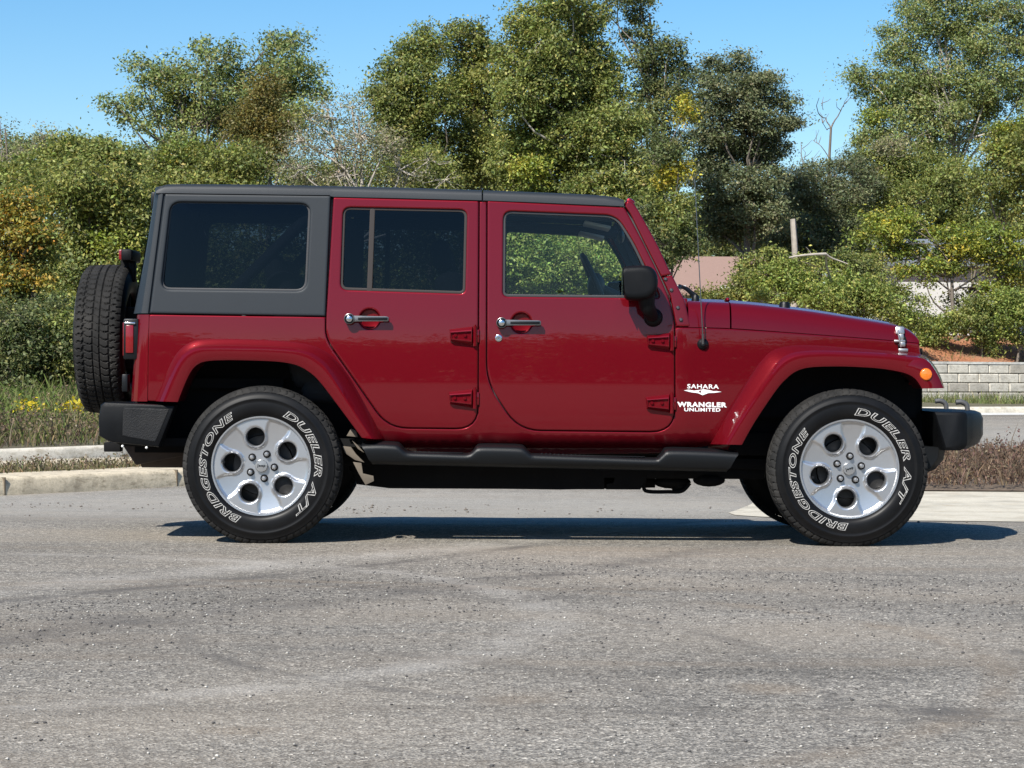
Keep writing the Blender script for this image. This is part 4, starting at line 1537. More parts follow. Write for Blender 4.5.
def in_poly(n, poly, z, seed):
    rg = np.random.default_rng(seed)
    p = np.array(poly)
    q = np.stack([rg.uniform(p[:, 0].min(), p[:, 0].max(), n), rg.uniform(p[:, 1].min(), p[:, 1].max(), n)], 1)
    q = q[inside(q, [tuple(r) for r in poly])]
    return np.stack([q[:, 0], q[:, 1], road_z(q[:, 1]) + z], 1)


DRY = [(4, (.085, .066, .042)), (3, (.12, .092, .058)), (2, (.055, .043, .03)), (3, (.065, .068, .028)), (1, (.15, .125, .085))]
MIXG = [(4, (.075, .092, .026)), (3, (.095, .095, .036)), (4, (.05, .072, .02)), (2, (.12, .10, .055)), (1, (.15, .125, .07))]
GRN = [(4, (.065, .095, .022)), (3, (.09, .115, .032)), (2, (.045, .065, .018)), (1, (.12, .12, .045))]
blades('field_grass', 'tall mixed dry and green grass on the rough field', scatter(52000, -9.5, 3.0, .22, 15, 21, .8), .10, .42, .013, MIXG, 31, seedheads=(.25, .035, DRY))
blades('field_weeds', 'brown dry weeds along the foot of the bushes', scatter(24000, -9.5, 3.0, .22, 9, 22), .08, .34, .012, DRY, 32, seedheads=(.5, .035, DRY))
blades('green_weeds', 'fresh green weeds at the left edge of the rough field', scatter(6000, -9.5, -4.4, 3, 12, 23), .15, .55, .022, GRN, 33)
rgf = np.random.default_rng(77)
cl = []
for (px, py) in ((20, 405), (25, 409), (33, 408), (40, 413), (46, 411), (66, 406), (71, 409), (77, 412), (80, 408), (28, 404), (74, 404), (52, 415)):
    c = np.array(at(px, py, 27.0 + rgf.uniform(-1, 1)))
    cl.append(c[None] + rgf.normal(0, 1, (34, 3)) * np.array([.06, .08, .035]))
fl = np.concatenate(cl)
nn = unit(rgf.normal(0, .5, (len(fl), 3)) + np.array([0, -.2, .7]))
t1 = unit(np.cross(nn, rgf.normal(0, 1, (len(fl), 3))))
t2 = np.cross(nn, t1)
sz = .022
tag(quads('wildflowers', np.stack([fl - t1 * sz, fl + t2 * sz, fl + t1 * sz, fl - t2 * sz], 1), pick_cols(rgf, len(fl), [(3, (.27, .215, .012)), (1, (.22, .19, .025))]), M['blade']), 'yellow wildflowers in the rough grass', kind='stuff')
stm = np.repeat(fl[::9], 1, 0).copy()
hh = stm[:, 2] - ground_z(stm[:, 0], stm[:, 1])
stm2 = stm.copy()
stm2[:, 2] -= np.maximum(.1, hh)
blades('flower_stems', 'green stems carrying the yellow wildflowers', stm2, .30, .42, .012, GRN, 36, lean=.08)
isl = [tuple(p) for p in li_in]
blades('island_grass', 'short dry grass on the traffic island', in_poly(30000, isl, .10, 24), .03, .13, .009, [(4, (.105, .08, .045)), (3, (.085, .075, .035)), (3, (.065, .072, .028)), (1, (.14, .115, .07))], 34, seedheads=(.3, .022, DRY))
bedp = inset([(p[0], p[1] - DCAM) for p in RI], .04)
bed = in_poly(70000, bedp, .055, 25)
bed = bed[(bed[:, 0] < 9.0)]
blades('dry_weeds', 'dense dry brown weeds in the planting bed', bed, .03, .21, .009, [(4, (.074, .050, .033)), (3, (.100, .071, .047)), (2, (.046, .031, .022)), (1, (.13, .10, .068))], 35, lean=.4, seedheads=(.5, .024, [(3, (.075, .052, .034)), (1, (.11, .085, .055))]))
tall = bed[np.random.default_rng(3).random(len(bed)) < .012]
blades('weed_stalks', 'taller bare stalks standing out of the dry weeds', tall, .20, .40, .010, [(3, (.072, .052, .038)), (1, (.10, .075, .055))], 37, lean=.2, seedheads=(.9, .03, [(3, (.08, .048, .04)), (1, (.11, .08, .055))]))
blades('verge_grass', 'green weeds along the foot of the retaining wall', scatter(9000, 5.5, 18, 3.0, 5.4, 26), .05, .30, .014, [(4, (.08, .098, .035)), (2, (.115, .11, .055)), (2, (.055, .075, .022))], 38)
blades('bank_grass', 'sparse grass on the clay bank', scatter(2600, 6, 18, 6.0, 8.2, 27), .08, .30, .014, MIXG, 39)

# ---- far wood on the other side of the car park, behind the photographer (mirrored in the car's paint and glass)
rgb_ = np.random.default_rng(5)
cs, rs = [], []
for X in np.arange(-150, 150, 3.4):
    h = 8.3 + 1.5 * math.sin(X * .13) + rgb_.uniform(-.9, 1.6)
    cs.append(np.array([X + rgb_.uniform(-1, 1), -86 + rgb_.uniform(-4, 4), h * .5]))
    rs.append(np.array([2.6, 2.6, h * .55]))
V, C, _ = leaves_for(rgb_, cs, rs, [150] * len(cs), 30, .9, .42, GREENS['mid'])
tag(quads('far_wood', V, C, M['leaf']), 'line of woods beyond the far side of the car park', kind='stuff')
cs, rs = [], []
for X in np.concatenate([np.arange(-170, 170, 4.2), np.full(30, -75.0)]):
    i_ = len(cs)
    h = 6.6 + 1.2 * math.sin(X * .11) + rgb_.uniform(-1.0, 1.4)
    Y = 105 + .25 * abs(X + 20) * (-.35) + rgb_.uniform(-5, 5)
    if X == -75.0:
        X, Y = -75 + rgb_.uniform(-4, 4), 20 + 2.9 * (i_ % 30)
    g0 = float(ground_z(min(max(X, -58), 88), Y))
    cs.append(np.array([X + rgb_.uniform(-1, 1), Y, g0 + h * .48]))
    rs.append(np.array([3.2, 3.0, h * .55]))
V, C, _ = leaves_for(rgb_, cs, rs, [110] * len(cs), 26, 1.0, .40, GREENS['mid'])
tag(quads('distant_wood', V, C, M['leaf']), 'distant woods closing the view behind the nearer trees', kind='stuff')
# =================================================================== THE CAR
car = empty('off_road_car', (0, YC, 0))
tag(car, 'dark red four-door off-road car with grey hard top parked side-on on the asphalt', 'car')
CO = (0, YC, 0)


def cpart(g, name, m, parent=None, **kw):
    """a part (or sub-part) of the car; geometry is given in place"""
    return g.build(name, M[m] if isinstance(m, str) else m, parent or car, origin=CO, **kw)


def cpieces(g, name, m, parent=None, **kw):
    for h in islands(g):
        cpart(h, name, m, parent, **kw)


# ---- outlines measured on the photograph (px), laid on the body side
FD = rnd([(487.4, 200.7, 2), (624.6, 207.4, 2), (642.4, 241, 6), (657.2, 271, 5), (668.5, 296, 14), (674.3, 321, 10), (674.6, 431.8, 24), (519, 430, 22), (487, 382, 20)])
RD = rnd([(333.4, 197.2, 2), (478.7, 200.9, 2), (477.6, 428.6, 22), (388, 427.6, 20), (325.9, 338.5, 14), (326.2, 318, 0)])
FDW = rnd([(503.3, 210.8, 9), (616.5, 215.2, 12), (633.5, 242, 10), (660.5, 298.2, 5), (502.6, 296.6, 6)])
RDW = rnd([(343.0, 207.0, 8), (467.2, 209.6, 8), (465.2, 293.8, 6), (340.2, 289.8, 8)])


def px_circle(cx, cy, r, n=24):
    return [(cx + r * math.cos(2 * math.pi * k / n), cy + r * math.sin(2 * math.pi * k / n)) for k in range(n)]


REAR_GRIP, FRONT_GRIP = (369.6, 319.0), (521.4, 323.0)

# ---- tub: the painted body side
TUB = [(149, 314.6), (326.3, 317.2), (333, 196.4), (624.5, 206.8), (643.5, 241), (658.2, 271), (669.4, 296), (675.6, 327.6),
       (691, 327.6), (731, 328.9), (787, 332.6), (842, 336.7), (888.5, 340.4), (919, 343.4), (921, 356),
       (905, 362), (850, 357), (812, 357), (793, 364), (775, 374), (730, 446), (727, 452.5), (548, 454.5), (378, 452),
       (362, 436), (331, 385), (310, 362), (284, 353), (240, 350), (208, 350), (192, 356), (182, 372), (170, 401.8), (147.6, 401.2)]
gap = 0.0048
FDg = inset([onS(*q) for q in FD], -gap)
RDg = inset([onS(*q) for q in RD], -gap)


def tub_shell():
    return shell([onS(*q) for q in TUB], [FDg, RDg], off=0, thick=.05, r=.005, world=True)


g = tub_shell()
# rear corner wrap and tailgate
rows = []
for py in np.linspace(314.6, 401.4, 9):
    t = (py - 314.6) / (401.4 - 314.6)
    xs, z = P(148.9 - 1.4 * t, py, .125)
    xr = P(135.6 - 6 * t, py, .16)[0]
    y0 = S(z, xs)
    w = xs - xr
    r = [(xs, y0, z), (xs - .45 * w, y0 + .004, z), (xs - .75 * w, y0 + .02, z), (xs - .93 * w, y0 + .05, z), (xr, y0 + .09, z), (xr - .004, y0 + .16, z), (xr - .006, YC, z)]
    r += [(p[0], 2 * YC - p[1], p[2]) for p in r[::-1][1:]]
    rows.append(r)
g2 = G().loft(rows, flip=True)
xs, z = P(147.6, 401.4, .125)
body = g.both()
body.add(g2.v, g2.f)
body_o = cpart(body, 'body', 'paint')
# door jamb / inner structure seen in the panel gaps, floor, wheel wells, engine bay
jamb = G()
for lo in ([(318, 322), (345, 318), (345, 300), (660, 304), (685, 330), (685, 434), (560, 434), (392, 432), (320, 345)],
           [(467.6, 205), (502.4, 205.6), (502.4, 300), (466, 300)],
           [(322, 322), (339, 322), (343.5, 200), (327, 199)],
           [(617.5, 207.5), (632, 207.5), (651, 241), (666, 271), (684, 324), (669, 324), (660, 296), (650.5, 271), (635.5, 241)],
           ):
    s_ = shell(lo, (), off=.034, thick=.02, r=0)
    jamb.add(s_.v, s_.f)
cpart(jamb, 'door_jamb', 'trim')
cpart(jamb.mirrored(), 'door_jamb', 'trim')
inner = G()
inner.box((-.45, YC, .50), (2.9, 1.42, .04))                      # cabin floor
inner.box((-1.55, YC, .80), (.75, 1.18, .05))                     # load floor over the axle
inner.box((.90, YC, .82), (.05, 1.42, .66))                       # firewall
inner.box((1.48, YC, .80), (1.16, .86, .34))                      # plain dark box under the bonnet, added to block light
for sy in (0, 1):
    f_ = (lambda y: y) if not sy else (lambda y: 2 * YC - y)
    inner.box((-1.27, f_(.41), .74), (1.36, .03, .60))            # rear wheel well wall
    inner.box((-1.27, f_(.27), .985), (1.20, .28, .02))           # its roof
    inner.box((-.66, f_(.32), .72), (.03, .20, .46), rot=Matrix.Rotation(math.radians(-28), 3, 'Y'))
    inner.box((-1.84, f_(.31), .72), (.03, .20, .46))
    inner.box((1.52, f_(.45), .72), (1.22, .03, .56))
    inner.box((1.50, f_(.47), .965), (.90, .16, .02))
    inner.box((1.08, f_(.33), .68), (.03, .22, .50), rot=Matrix.Rotation(math.radians(26), 3, 'Y'))
cpart(inner, 'inner_panels', 'dark')


# ---- doors
def bowl(px, py, rpx, depth):
    x, z = onS(px, py)
    R = rpx * (DCAM + .12) / F
    rows = []
    for rr, dd in ((1.03, -.0), (.98, .003), (.94, .5 * depth), (.88, .85 * depth), (.5, depth), (.01, depth * 1.02)):
        row = []
        for k in range(28):
            a = 2 * math.pi * k / 28
            xx, zz = x + rr * R * math.cos(a), z + rr * R * math.sin(a)
            row.append((xx, S(zz, xx) + dd, zz))
        rows.append(row)
    return G().loft(rows, closed=True, flip=True)


def handle_geo(px0, px1, py):
    """chrome grip bar with a push button at its left end; standing off the door on two feet"""
    g, k, b = G(), G(), G()
    x0, z = onS(px0 + 5.4, py)
    x1, _ = onS(px1, py + .6)
    y = S(z, x0)
    L = x1 - x0
    g.prism(rnd([(x0 - .0, z + .017, .008), (x0 + .05, z + .015, .02), (x1 - .01, z + .013, .006), (x1, z + .009, .004), (x1, z - .012, .006), (x0 + .05, z - .013, .02), (x0, z - .017, .008)]), y - .044, y - .026, .004)
    g.box((x1 - .02, y - .014, z), (.026, .030, .022), .004)
    g.lathe([(.027, .0), (.0275, -.042), (.0265, -.046), (.024, -.047), (.0235, -.042), (.022, -.041)], (x0 + .002, y, z), seg=24)
    b.lathe([(.0238, -.041), (.020, -.0475), (.0160, -.0475), (.0155, -.040), (.0, -.040)], (x0 + .002, y, z), seg=24)
    k.lathe([(.0150, -.040), (.0150, -.050), (.012, -.052), (.0, -.052)], (x0 + .002, y, z), seg=20)
    b.box(((x0 + x1) / 2 + .02, y - .0445, z + .001), (L * .74, .003, .0135), .001)
    return g, k, b


def hinge_geo(pxa, pxb, pya, pyb):
    """tapered hinge leaf with two bolts and its barrel on the right"""
    x0, z1 = onS(pxa, pya)
    x1, z0 = onS(pxb - 4, pyb)
    y = S((z0 + z1) / 2, x0)
    h = z1 - z0
    g, b = G(), G()
    z_m = (z0 + z1) / 2
    yo = y - .024
    o_ = [(x0, z1 - .16 * h), (x1, z1), (x1, z0), (x0 + .006, z0 + .20 * h)]
    cx_, cz_ = (x0 + x1) / 2, (z0 + z1) / 2

    def ring_(k, ky, yy):
        return [(cx_ + (q[0] - cx_) * k, yy, cz_ + (q[1] - cz_) * ky) for q in o_]
    rws = [ring_(1.02, 1.04, y + .004), ring_(1.0, 1.0, y - .008), ring_(.985, .96, y - .013), ring_(.93, .66, y - .029), ring_(.91, .60, y - .030),
           ring_(.88, .50, y - .030), ring_(.865, .45, y - .026), ring_(.86, .43, y - .019)]
    g.loft(rws, closed=True)
    g.add(rws[-1], [(0, 1, 2, 3)])
    for fx in (.26, .68):
        b.lathe([(.0, -.028), (.007, -.028), (.0088, -.024), (.0088, -.012)], (x0 + fx * (x1 - x0), y, z_m + .02 * h), seg=12)
    xb = x1 + .012
    g.tube([(xb, y - .012, z0 - .004), (xb, y - .012, z1 + .002)], .0105, seg=14)
    g.tube([(xb, y - .012, z1 + .002), (xb, y - .012, z1 + .010)], .006, seg=10)
    g.box((x1 + .026, y - .004, z_m), (.016, .012, h * .7), .003)
    return g, b


def PANE(z, x):
    """the panes stand a little more upright than the frames around them"""
    return S(z, x) + .020 * min(1.2, max(0.0, (1.70 - z) / .45))


def make_door(D, Wn, seal_m, glass_m, grip, hinges, bar=None, lock=None, front=False):
    for far in (False, True):
        mir = (lambda q: q.mirrored()) if far else (lambda q: q)
        holes = [Wn, px_circle(*grip, 10.2)]
        g = shell(D, holes, thick=.035, r=.0065)
        bw = bowl(*grip, 10.2, .026)
        g.add(bw.v, bw.f)
        d = cpart(mir(g), 'front_door' if front else 'rear_door', 'paint')
        # window: seal ring, pane, divider
        Wi = inset(Wn, 2.6)
        sg = shell(inset(Wn, -.3), [Wi], off=.010, thick=.012, r=.003, grid=.5)
        cpart(mir(sg), 'window_seal', seal_m, d)
        pane = shell(inset(Wn, 1.0), (), off=.014, thick=0, r=0, step=.05, surf=PANE)
        cpart(mir(pane), 'window_pane', glass_m, d)
        if bar:
            bg_ = shell(bar, (), off=.009, thick=.012, r=.003, grid=.5)
            cpart(mir(bg_), 'window_divider', seal_m, d)
        hx = grip[0] - 25.5
        hg, hk, hb = handle_geo(hx, hx + 45, grip[1])
        h = cpart(mir(hg), 'door_handle', 'nickel', d)
        cpart(mir(hk), 'push_button', 'chrome', d)
        cpart(mir(hb), 'handle_grip', 'satin', d)
        if lock:
            x, z = onS(*lock)
            y = S(z, x)
            lg = G().lathe([(.0, -.007), (.006, -.007), (.0065, -.005), (.014, -.006), (.0175, -.004), (.0185, .002)], (x, y, z), seg=20)
            cpart(mir(lg), 'door_lock', 'chrome', d)
        for hh in hinges:
            a, b = hinge_geo(*hh)
            cpart(mir(a), 'hinge', 'paint', d)
            cpieces(mir(b), 'hinge_bolt', 'paint', d)


make_door(RD, RDW, 'seal', 'glass_dark', REAR_GRIP, [(449.5, 476.6, 326.6, 345.4), (448.8, 476.4, 389.2, 407.8)],
          bar=[(370.0, 208), (375.2, 208.2), (372.2, 292), (366.8, 291.8)])
make_door(FD, FDW, 'seal_dark', 'glass_clear', FRONT_GRIP, [(646.6, 673.6, 333, 349.8), (645.6, 673.2, 394.2, 412.6)], lock=(498.6, 338.0), front=True)

# ---- hard top
HW = rnd([(170.5, 201.6, 11), (310.6, 203.4, 11), (306.4, 291.2, 11), (160.4, 289.4, 11)])
top = shell([(149.4, 313.4), (165.0, 193.6), (330.6, 195.6), (325.3, 316.2)], [HW], thick=.03, r=.008)
top.both()
# rear corner posts and back frame
rows = []
for py in np.linspace(313.4, 186.5, 12):
    t = (313.4 - py) / (313.4 - 186.5)
    xs, z = P(148.7 + 15.8 * t, py, .15 + .05 * t)
    xr = P(132.6 + 20.5 * t + 1.5 * math.sin(math.pi * t), py, .24)[0]
    y0 = S(z, xs)
    w = xs - xr
    r = [(xs + .05, y0 + .022, z), (xs, y0 + .012, z), (xs, y0 + .002, z), (xs - .12 * w, y0 + .001, z), (xs - .36 * w, y0 + .006, z), (xs - .43 * w, y0 + .016, z), (xs - .7 * w, y0 + .05, z), (xs - .93 * w, y0 + .11, z), (xr, y0 + .18, z), (xr - .004, y0 + .24, z), (xr - .006, YC, z)]
    r += [(p[0], 2 * YC - p[1], p[2]) for p in r[::-1][1:]]
    rows.append(r)
top.loft(rows)


def roof_piece(sts):
    """sts: (px, py_rail_bottom, py_top)"""
    rows = []
    for px, pb, pt in sts:
        x, z0 = onS(px, pb)
        y0 = S(z0, x)
        z1 = P(px, pt, y0 + .07)[1]
        h = z1 - z0
        r = [(x, y0 + .015, z0 - .002), (x, y0 - .002, z0), (x, y0 + .001, z0 + .45 * h), (x, y0 + .006, z0 + .70 * h), (x, y0 + .020, z0 + .88 * h), (x, y0 + .07, z1), (x, y0 + .2, z1 + .010), (x, YC, z1 + .02)]
        r += [(p[0], 2 * YC - p[1], p[2]) for p in r[::-1][1:]]
        rows.append(r)
    x, y, z = rows[0][0]
    f0 = [(p[0] - .002, p[1], p[2] - .02) for p in rows[0]]
    f1 = [(p[0] + .002, p[1], p[2] - .02) for p in rows[-1]]
    return G().loft([f0] + rows + [f1])


rp = roof_piece([(156.0, 193.2, 190.5), (158.5, 193.2, 186.8), (164.6, 193.2, 184.6), (178, 193.3, 184.1), (250, 194.2, 184.6), (329.8, 195.2, 186.0), (330.4, 196.2, 186.0), (334, 196.8, 186.1), (400, 198.2, 187.6), (481.6, 200.3, 190.2)])
top.add(rp.v, rp.f)
hard_top = cpart(top, 'hard_top', 'top')
fr = roof_piece([(483.2, 200.4, 190.3), (540, 202.6, 192.4), (585, 204.6, 194.4), (605, 205.4, 195.8), (617, 206.0, 197.4), (624.0, 206.4, 200.0)])
cpart(fr, 'front_roof_panel', 'top')
for sgn in (False, True):
    mir = (lambda q: q.mirrored()) if sgn else (lambda q: q)
    sg = shell(inset(HW, -1.0), [inset(HW, 2.0)], off=.018, thick=.01, r=.003, grid=.5)
    cpart(mir(sg), 'window_seal', 'seal_dark', hard_top)
    cpart(mir(shell(inset(HW, .4), (), off=.018, thick=0, r=0, step=.05, surf=PANE)), 'side_window', 'glass_dark', hard_top)
# lift-gate glass, rear wiper and its hinges
xg0, zg0 = P(132.2, 300, .24)
xg1, zg1 = P(151.2, 199, .24)
lg = G().loft([[(xg0 - .012, .40, zg0), (xg1 - .012, .42, zg1)], [(xg0 - .012, 2 * YC - .40, zg0), (xg1 - .012, 2 * YC - .42, zg1)]])
cpart(lg, 'rear_window', 'glass_dark', hard_top)
hg = G()
for y in (.50, 2 * YC - .50):
    hg.box((xg1 - .022, y, zg1 + .01), (.03, .07, .09), .008)
cpieces(hg, 'glass_hinge', 'satin', hard_top)

# ---- windscreen frame
WF = [(625.3, 206.8), (626.8, 200.2), (632.6, 202.2), (638, 209.5), (648.8, 228.8), (659.2, 248.2), (669, 269.6), (671.8, 274.2), (661.2, 276.8), (658.4, 270.6), (643.6, 240.8), (630.4, 214)]
WB = [(661.6, 277.6), (672.2, 275.2), (684.6, 300), (690.8, 326.6), (676.2, 326.6), (670.2, 296)]
g = shell(WF, (), thick=.06, r=.006, step=.02)
g3 = shell(WB, (), thick=.05, r=.006, step=.02)
g.add(g3.v, g3.f)
g.both()
xt, zt = P(629.5, 203.5, .25)
g.box((xt, YC, zt), (.045, 1.36, .05), .012, rot=Matrix.Rotation(math.radians(30), 3, 'Y'))
xb, zb = P(683, 302, .2)
g.box((xb, YC, zb - .01), (.05, 1.46, .06), .012)
wf = cpart(g, 'windscreen_frame', 'paint')
ya, yb = S(1.25, .9) + .03, S(1.75, .6) + .03
xa, za = P(681.2, 299, ya)
xc, zc = P(629.6, 205, yb)
cpart(G().loft([[(xa, ya, za), (xc, yb, zc)], [(xa, 2 * YC - ya, za), (xc, 2 * YC - yb, zc)]]), 'windscreen', 'glass_clear', wf)
bl = G()
for q in ((665.6, 279.2), (671.4, 290.2), (677.9, 307.8), (680.9, 319.8)):
    x, z = onS(*q)
    bl.lathe([(.0, -.008), (.006, -.0075), (.0095, -.004), (.011, .001)], (x, S(z, x), z), seg=14)
bl.both()
cpieces(bl, 'frame_bolt', 'nickel', wf)

# ---- cowl and bonnet
HL = [(690.5, 327.1), (731, 328.2), (787, 332.1), (842.8, 336.3), (888, 339.9), (919.6, 343.0)]
HT = [(684, 300.6), (726, 302.0), (761.6, 304.7), (812.4, 310.8), (858, 317.9), (893.6, 323.8), (904, 326.3), (911, 329.5), (916.5, 334.6), (919.0, 340.5)]
hl = even_line(HL, 200)
htp = even_line(HT, 200)


def interp_line(L, px):
    return float(np.interp(px, [q[0] for q in L], [q[1] for q in L]))


def bonnet(pxs, end=False):
    rows = []
    for px in pxs:
        pb, pt = interp_line(hl, px), interp_line(htp, px)
        x, z0 = onS(px, pb)
        y0 = S(z0, x)
        z1 = P(px, pt, y0 + .16)[1]
        h = max(.004, z1 - z0)
        k = min(1.0, h / .06)
        r = [(x, y0 + .018, z0 - .001), (x, y0 + .001, z0), (x, y0 + .004, z0 + .28 * h), (x, y0 + .013, z0 + .56 * h), (x, y0 + .032 * k, z0 + .79 * h), (x, y0 + .062 * k, z0 + .93 * h), (x, y0 + .105, z0 + .985 * h), (x, y0 + .16, z1), (x, y0 + .3, z1 + .008 * k), (x, y0 + .34, z1 + .018 * k), (x, YC, z1 + .022 * k)]
        r += [(p[0], 2 * YC - p[1], p[2]) for p in r[::-1][1:]]
        rows.append(r)
    a = [(p[0], p[1], p[2] - .02) for p in rows[0]]
    b = [(p[0], p[1], p[2] - .02) for p in rows[-1]]
    return G().loft([a] + rows + [b])


cpart(bonnet(list(np.linspace(688.5, 730.0, 9))), 'cowl', 'paint')
bon = cpart(bonnet(list(np.linspace(731.6, 893, 30)) + list(np.linspace(896, 919.4, 14))), 'bonnet', 'paint')
# cowl seam line
pts = []
for q in ((705.0, 327.0), (705.2, 320), (706.2, 313), (708.6, 307.6), (713, 304), (720, 302.6)):
    x, z = onS(q[0], q[1])
    t = (q[1] - 302) / 26
    pts.append((x, S(z, x) + .001 + (.09 * (1 - t) ** 2.2), z + .001))
cpart(G().tube(even_line([tuple(p) for p in pts], 24), .0022, seg=5), 'cowl_seam', 'dark')
# latch, buffers, washer jets
for far in (False, True):
    mir = (lambda q: q.mirrored()) if far else (lambda q: q)
    la, lb = G(), G()
    x, z1 = onS(899.6, 326)
    x2, z0 = onS(904.4, 351)
    y = S(z0, x) - .006
    la.box((x + .002, y + .016, z1 - .024), (.046, .022, .042), .007, rot=Matrix.Rotation(math.radians(-14), 3, 'X'))
    la.box((x + .008, y + .004, z1 - .058), (.024, .016, .034), .005)
    la.box((x - .002, y, z1 - .078), (.058, .022, .013), .004)
    la.box((x + .012, y - .004, z0 + .034), (.030, .02, .026), .006)
    la.box((x + .016, y - .006, z0 + .004), (.05, .016, .018), .005)
    la.tube([(x - .012, y - .006, z1 - .02), (x - .004, y - .014, z1 - .07), (x + .004, y - .008, z0 + .02)], .0045, seg=8)
    lb.box((x + .022, y + .004, z1 - .066), (.02, .014, .022), .004)
    lb.box((x - .004, y - .002, z0 + .026), (.014, .012, .018), .003)
    lo = cpart(mir(la), 'bonnet_latch', 'latch_metal')
    cpart(mir(lb), 'latch_rubber', 'satin', lo)
xq, zq = P(784.5, 308.5, .5)
cpieces(G().lathe([(.0, .045), (.022, .045), (.028, .035), (.03, .0), (.034, -.01)], (xq, .50, zq - .010), axis='Z', seg=16).lathe([(.0, .045), (.022, .045), (.028, .035), (.03, .0), (.034, -.01)], (xq, 2 * YC - .5, zq - .010), axis='Z', seg=16), 'bonnet_buffer', 'satin', bon)
xq, zq = P(727.4, 302, .45)
cpieces(G().ball((xq, .45, zq + .012), (.014, .02, .012)).ball((xq, 2 * YC - .45, zq + .012), (.014, .02, .012)), 'washer_jet', 'paint')
# wiper arms resting at the foot of the windscreen
for y0, y1 in ((.36, .84), (.98, 1.46)):
    wg = G()
    xw, zw = P(695.5, 300.5, y0)
    wg.lathe([(.0, .03), (.014, .03), (.02, .02), (.022, -.01)], (xw, y0, zw), axis='Z', seg=12)
    wg.tube([(xw, y0, zw + .02), (xw - .04, y0 + .05, zw + .06), (xw - .075, y0 + .14, zw + .085)], [.016, .012, .006], seg=6)
    wg.tube([(xw - .07, y0 - .02, zw + .07), (xw - .078, y1, zw + .085)], .007, seg=6)
    cpart(wg, 'wiper', 'satin')


# ---- flares
def flare(name, outer, crest, inner, front, n=72):
    o, c, i = even_line(outer, n), even_line(crest, n), even_line(inner, n)
    rows = [[] for _ in range(9)]
    for k in range(n):
        t = k / (n - 1)
        x, z = onS(*o[k])
        yo = S(z, x)
        if front:                       # round the front end back towards the grille
            e = max(0, (t - .86) / .14)
            yo = yo * (1 - .35 * e) + .06 * e
        yc, yi = .016, .004
        po = (*P(o[k][0], o[k][1], yo), yo)
        pc = (*P(c[k][0], c[k][1], yc), yc)
        pi = (*P(i[k][0], i[k][1], yi), yi)

        def lerp(a, b, u):
            return tuple(a[j] + (b[j] - a[j]) * u for j in range(3))
        m1 = lerp(po, pc, .35)
        m2 = lerp(po, pc, .75)
        q1 = lerp(pc, pi, .18)
        q2 = lerp(pc, pi, .82)
        seq = [(po[0], po[1], po[2] + .012), po, (m1[0], m1[1], m1[2] - .002), (m2[0], m2[1], m2[2] - .008), (pc[0], pc[1], pc[2] + .002), (q1[0], q1[1], .004), (q2[0], q2[1], .002), (pi[0], pi[1], .008), (pi[0], pi[1], .26)]
        for r, p in zip(rows, seq):
            r.append((p[0], p[2], p[1]))
    g = G().loft(rows, flip=True)
    g.f = [q[::-1] for q in g.f]
    # close the two ends
    for k in (0, n - 1):
        col = [rows[j][k] for j in range(len(rows))]
        g.add(col, [tuple(range(len(col))) if k else tuple(range(len(col)))[::-1]])
    return g


RF_o = [(155.2, 401.2), (165.4, 376), (173.2, 358.8), (181.6, 348), (193, 341.2), (208, 339.2), (241.6, 339.0), (282.2, 340.9), (307.6, 344.3), (322.8, 350), (335.5, 359.6), (353.5, 384), (383.8, 439.2)]
RF_c = [(160.5, 401.4), (171.5, 375), (180, 359.2), (189.5, 350.6), (200, 347.2), (215, 346.4), (242, 346.6), (281, 347.8), (305, 350.8), (319, 358), (331, 370), (351, 402), (374.5, 439)]
RF_i = [(177.6, 401.9), (184.6, 384), (190.5, 372), (197, 364.6), (206, 361.2), (220, 360.2), (242, 360.2), (277, 361.6), (296, 365), (309, 371.8), (320, 382), (338, 405.5), (361.8, 437.8)]
FF_o = [(710.2, 444.2), (730.5, 410.2), (750.8, 377.2), (763.5, 358.4), (774, 349.8), (790, 345.8), (814.3, 345.3), (857.4, 348.2), (893, 351.2), (915, 352.6), (927.5, 357.6), (937.8, 370.5), (945, 388.2)]
FF_c = [(724, 444.4), (744.5, 411), (768, 376.5), (780, 362), (790, 355.6), (803, 352.4), (827, 351.4), (864, 352.8), (892, 354.4), (908, 356.6), (926, 359.6), (936.4, 372.4), (943.8, 388.25)]
FF_i = [(741.9, 444.8), (755, 421.6), (776, 390.5), (786.5, 378.6), (797, 370.9), (811.7, 367.2), (840, 366.4), (868, 367.5), (886, 369.2), (902, 372.2), (911, 375.6), (917, 380.5), (922.2, 388.6)]
for far in (False, True):
    mir = (lambda q: q.mirrored()) if far else (lambda q: q)
    cpart(mir(flare('rear_fender', RF_o, RF_c, RF_i, False)), 'rear_fender', 'paint')
    ff = cpart(mir(flare('front_fender', FF_o, FF_c, FF_i, True)), 'front_fender', 'paint')
    x, z = P(926.2, 374.4, .0)
    ml = G().lathe([(.0, -.017), (.018, -.016), (.027, -.012), (.031, -.004), (.033, .012)], (x, .006, z), seg=24)
    cpart(mir(ml), 'side_marker_lamp', 'amber', ff)

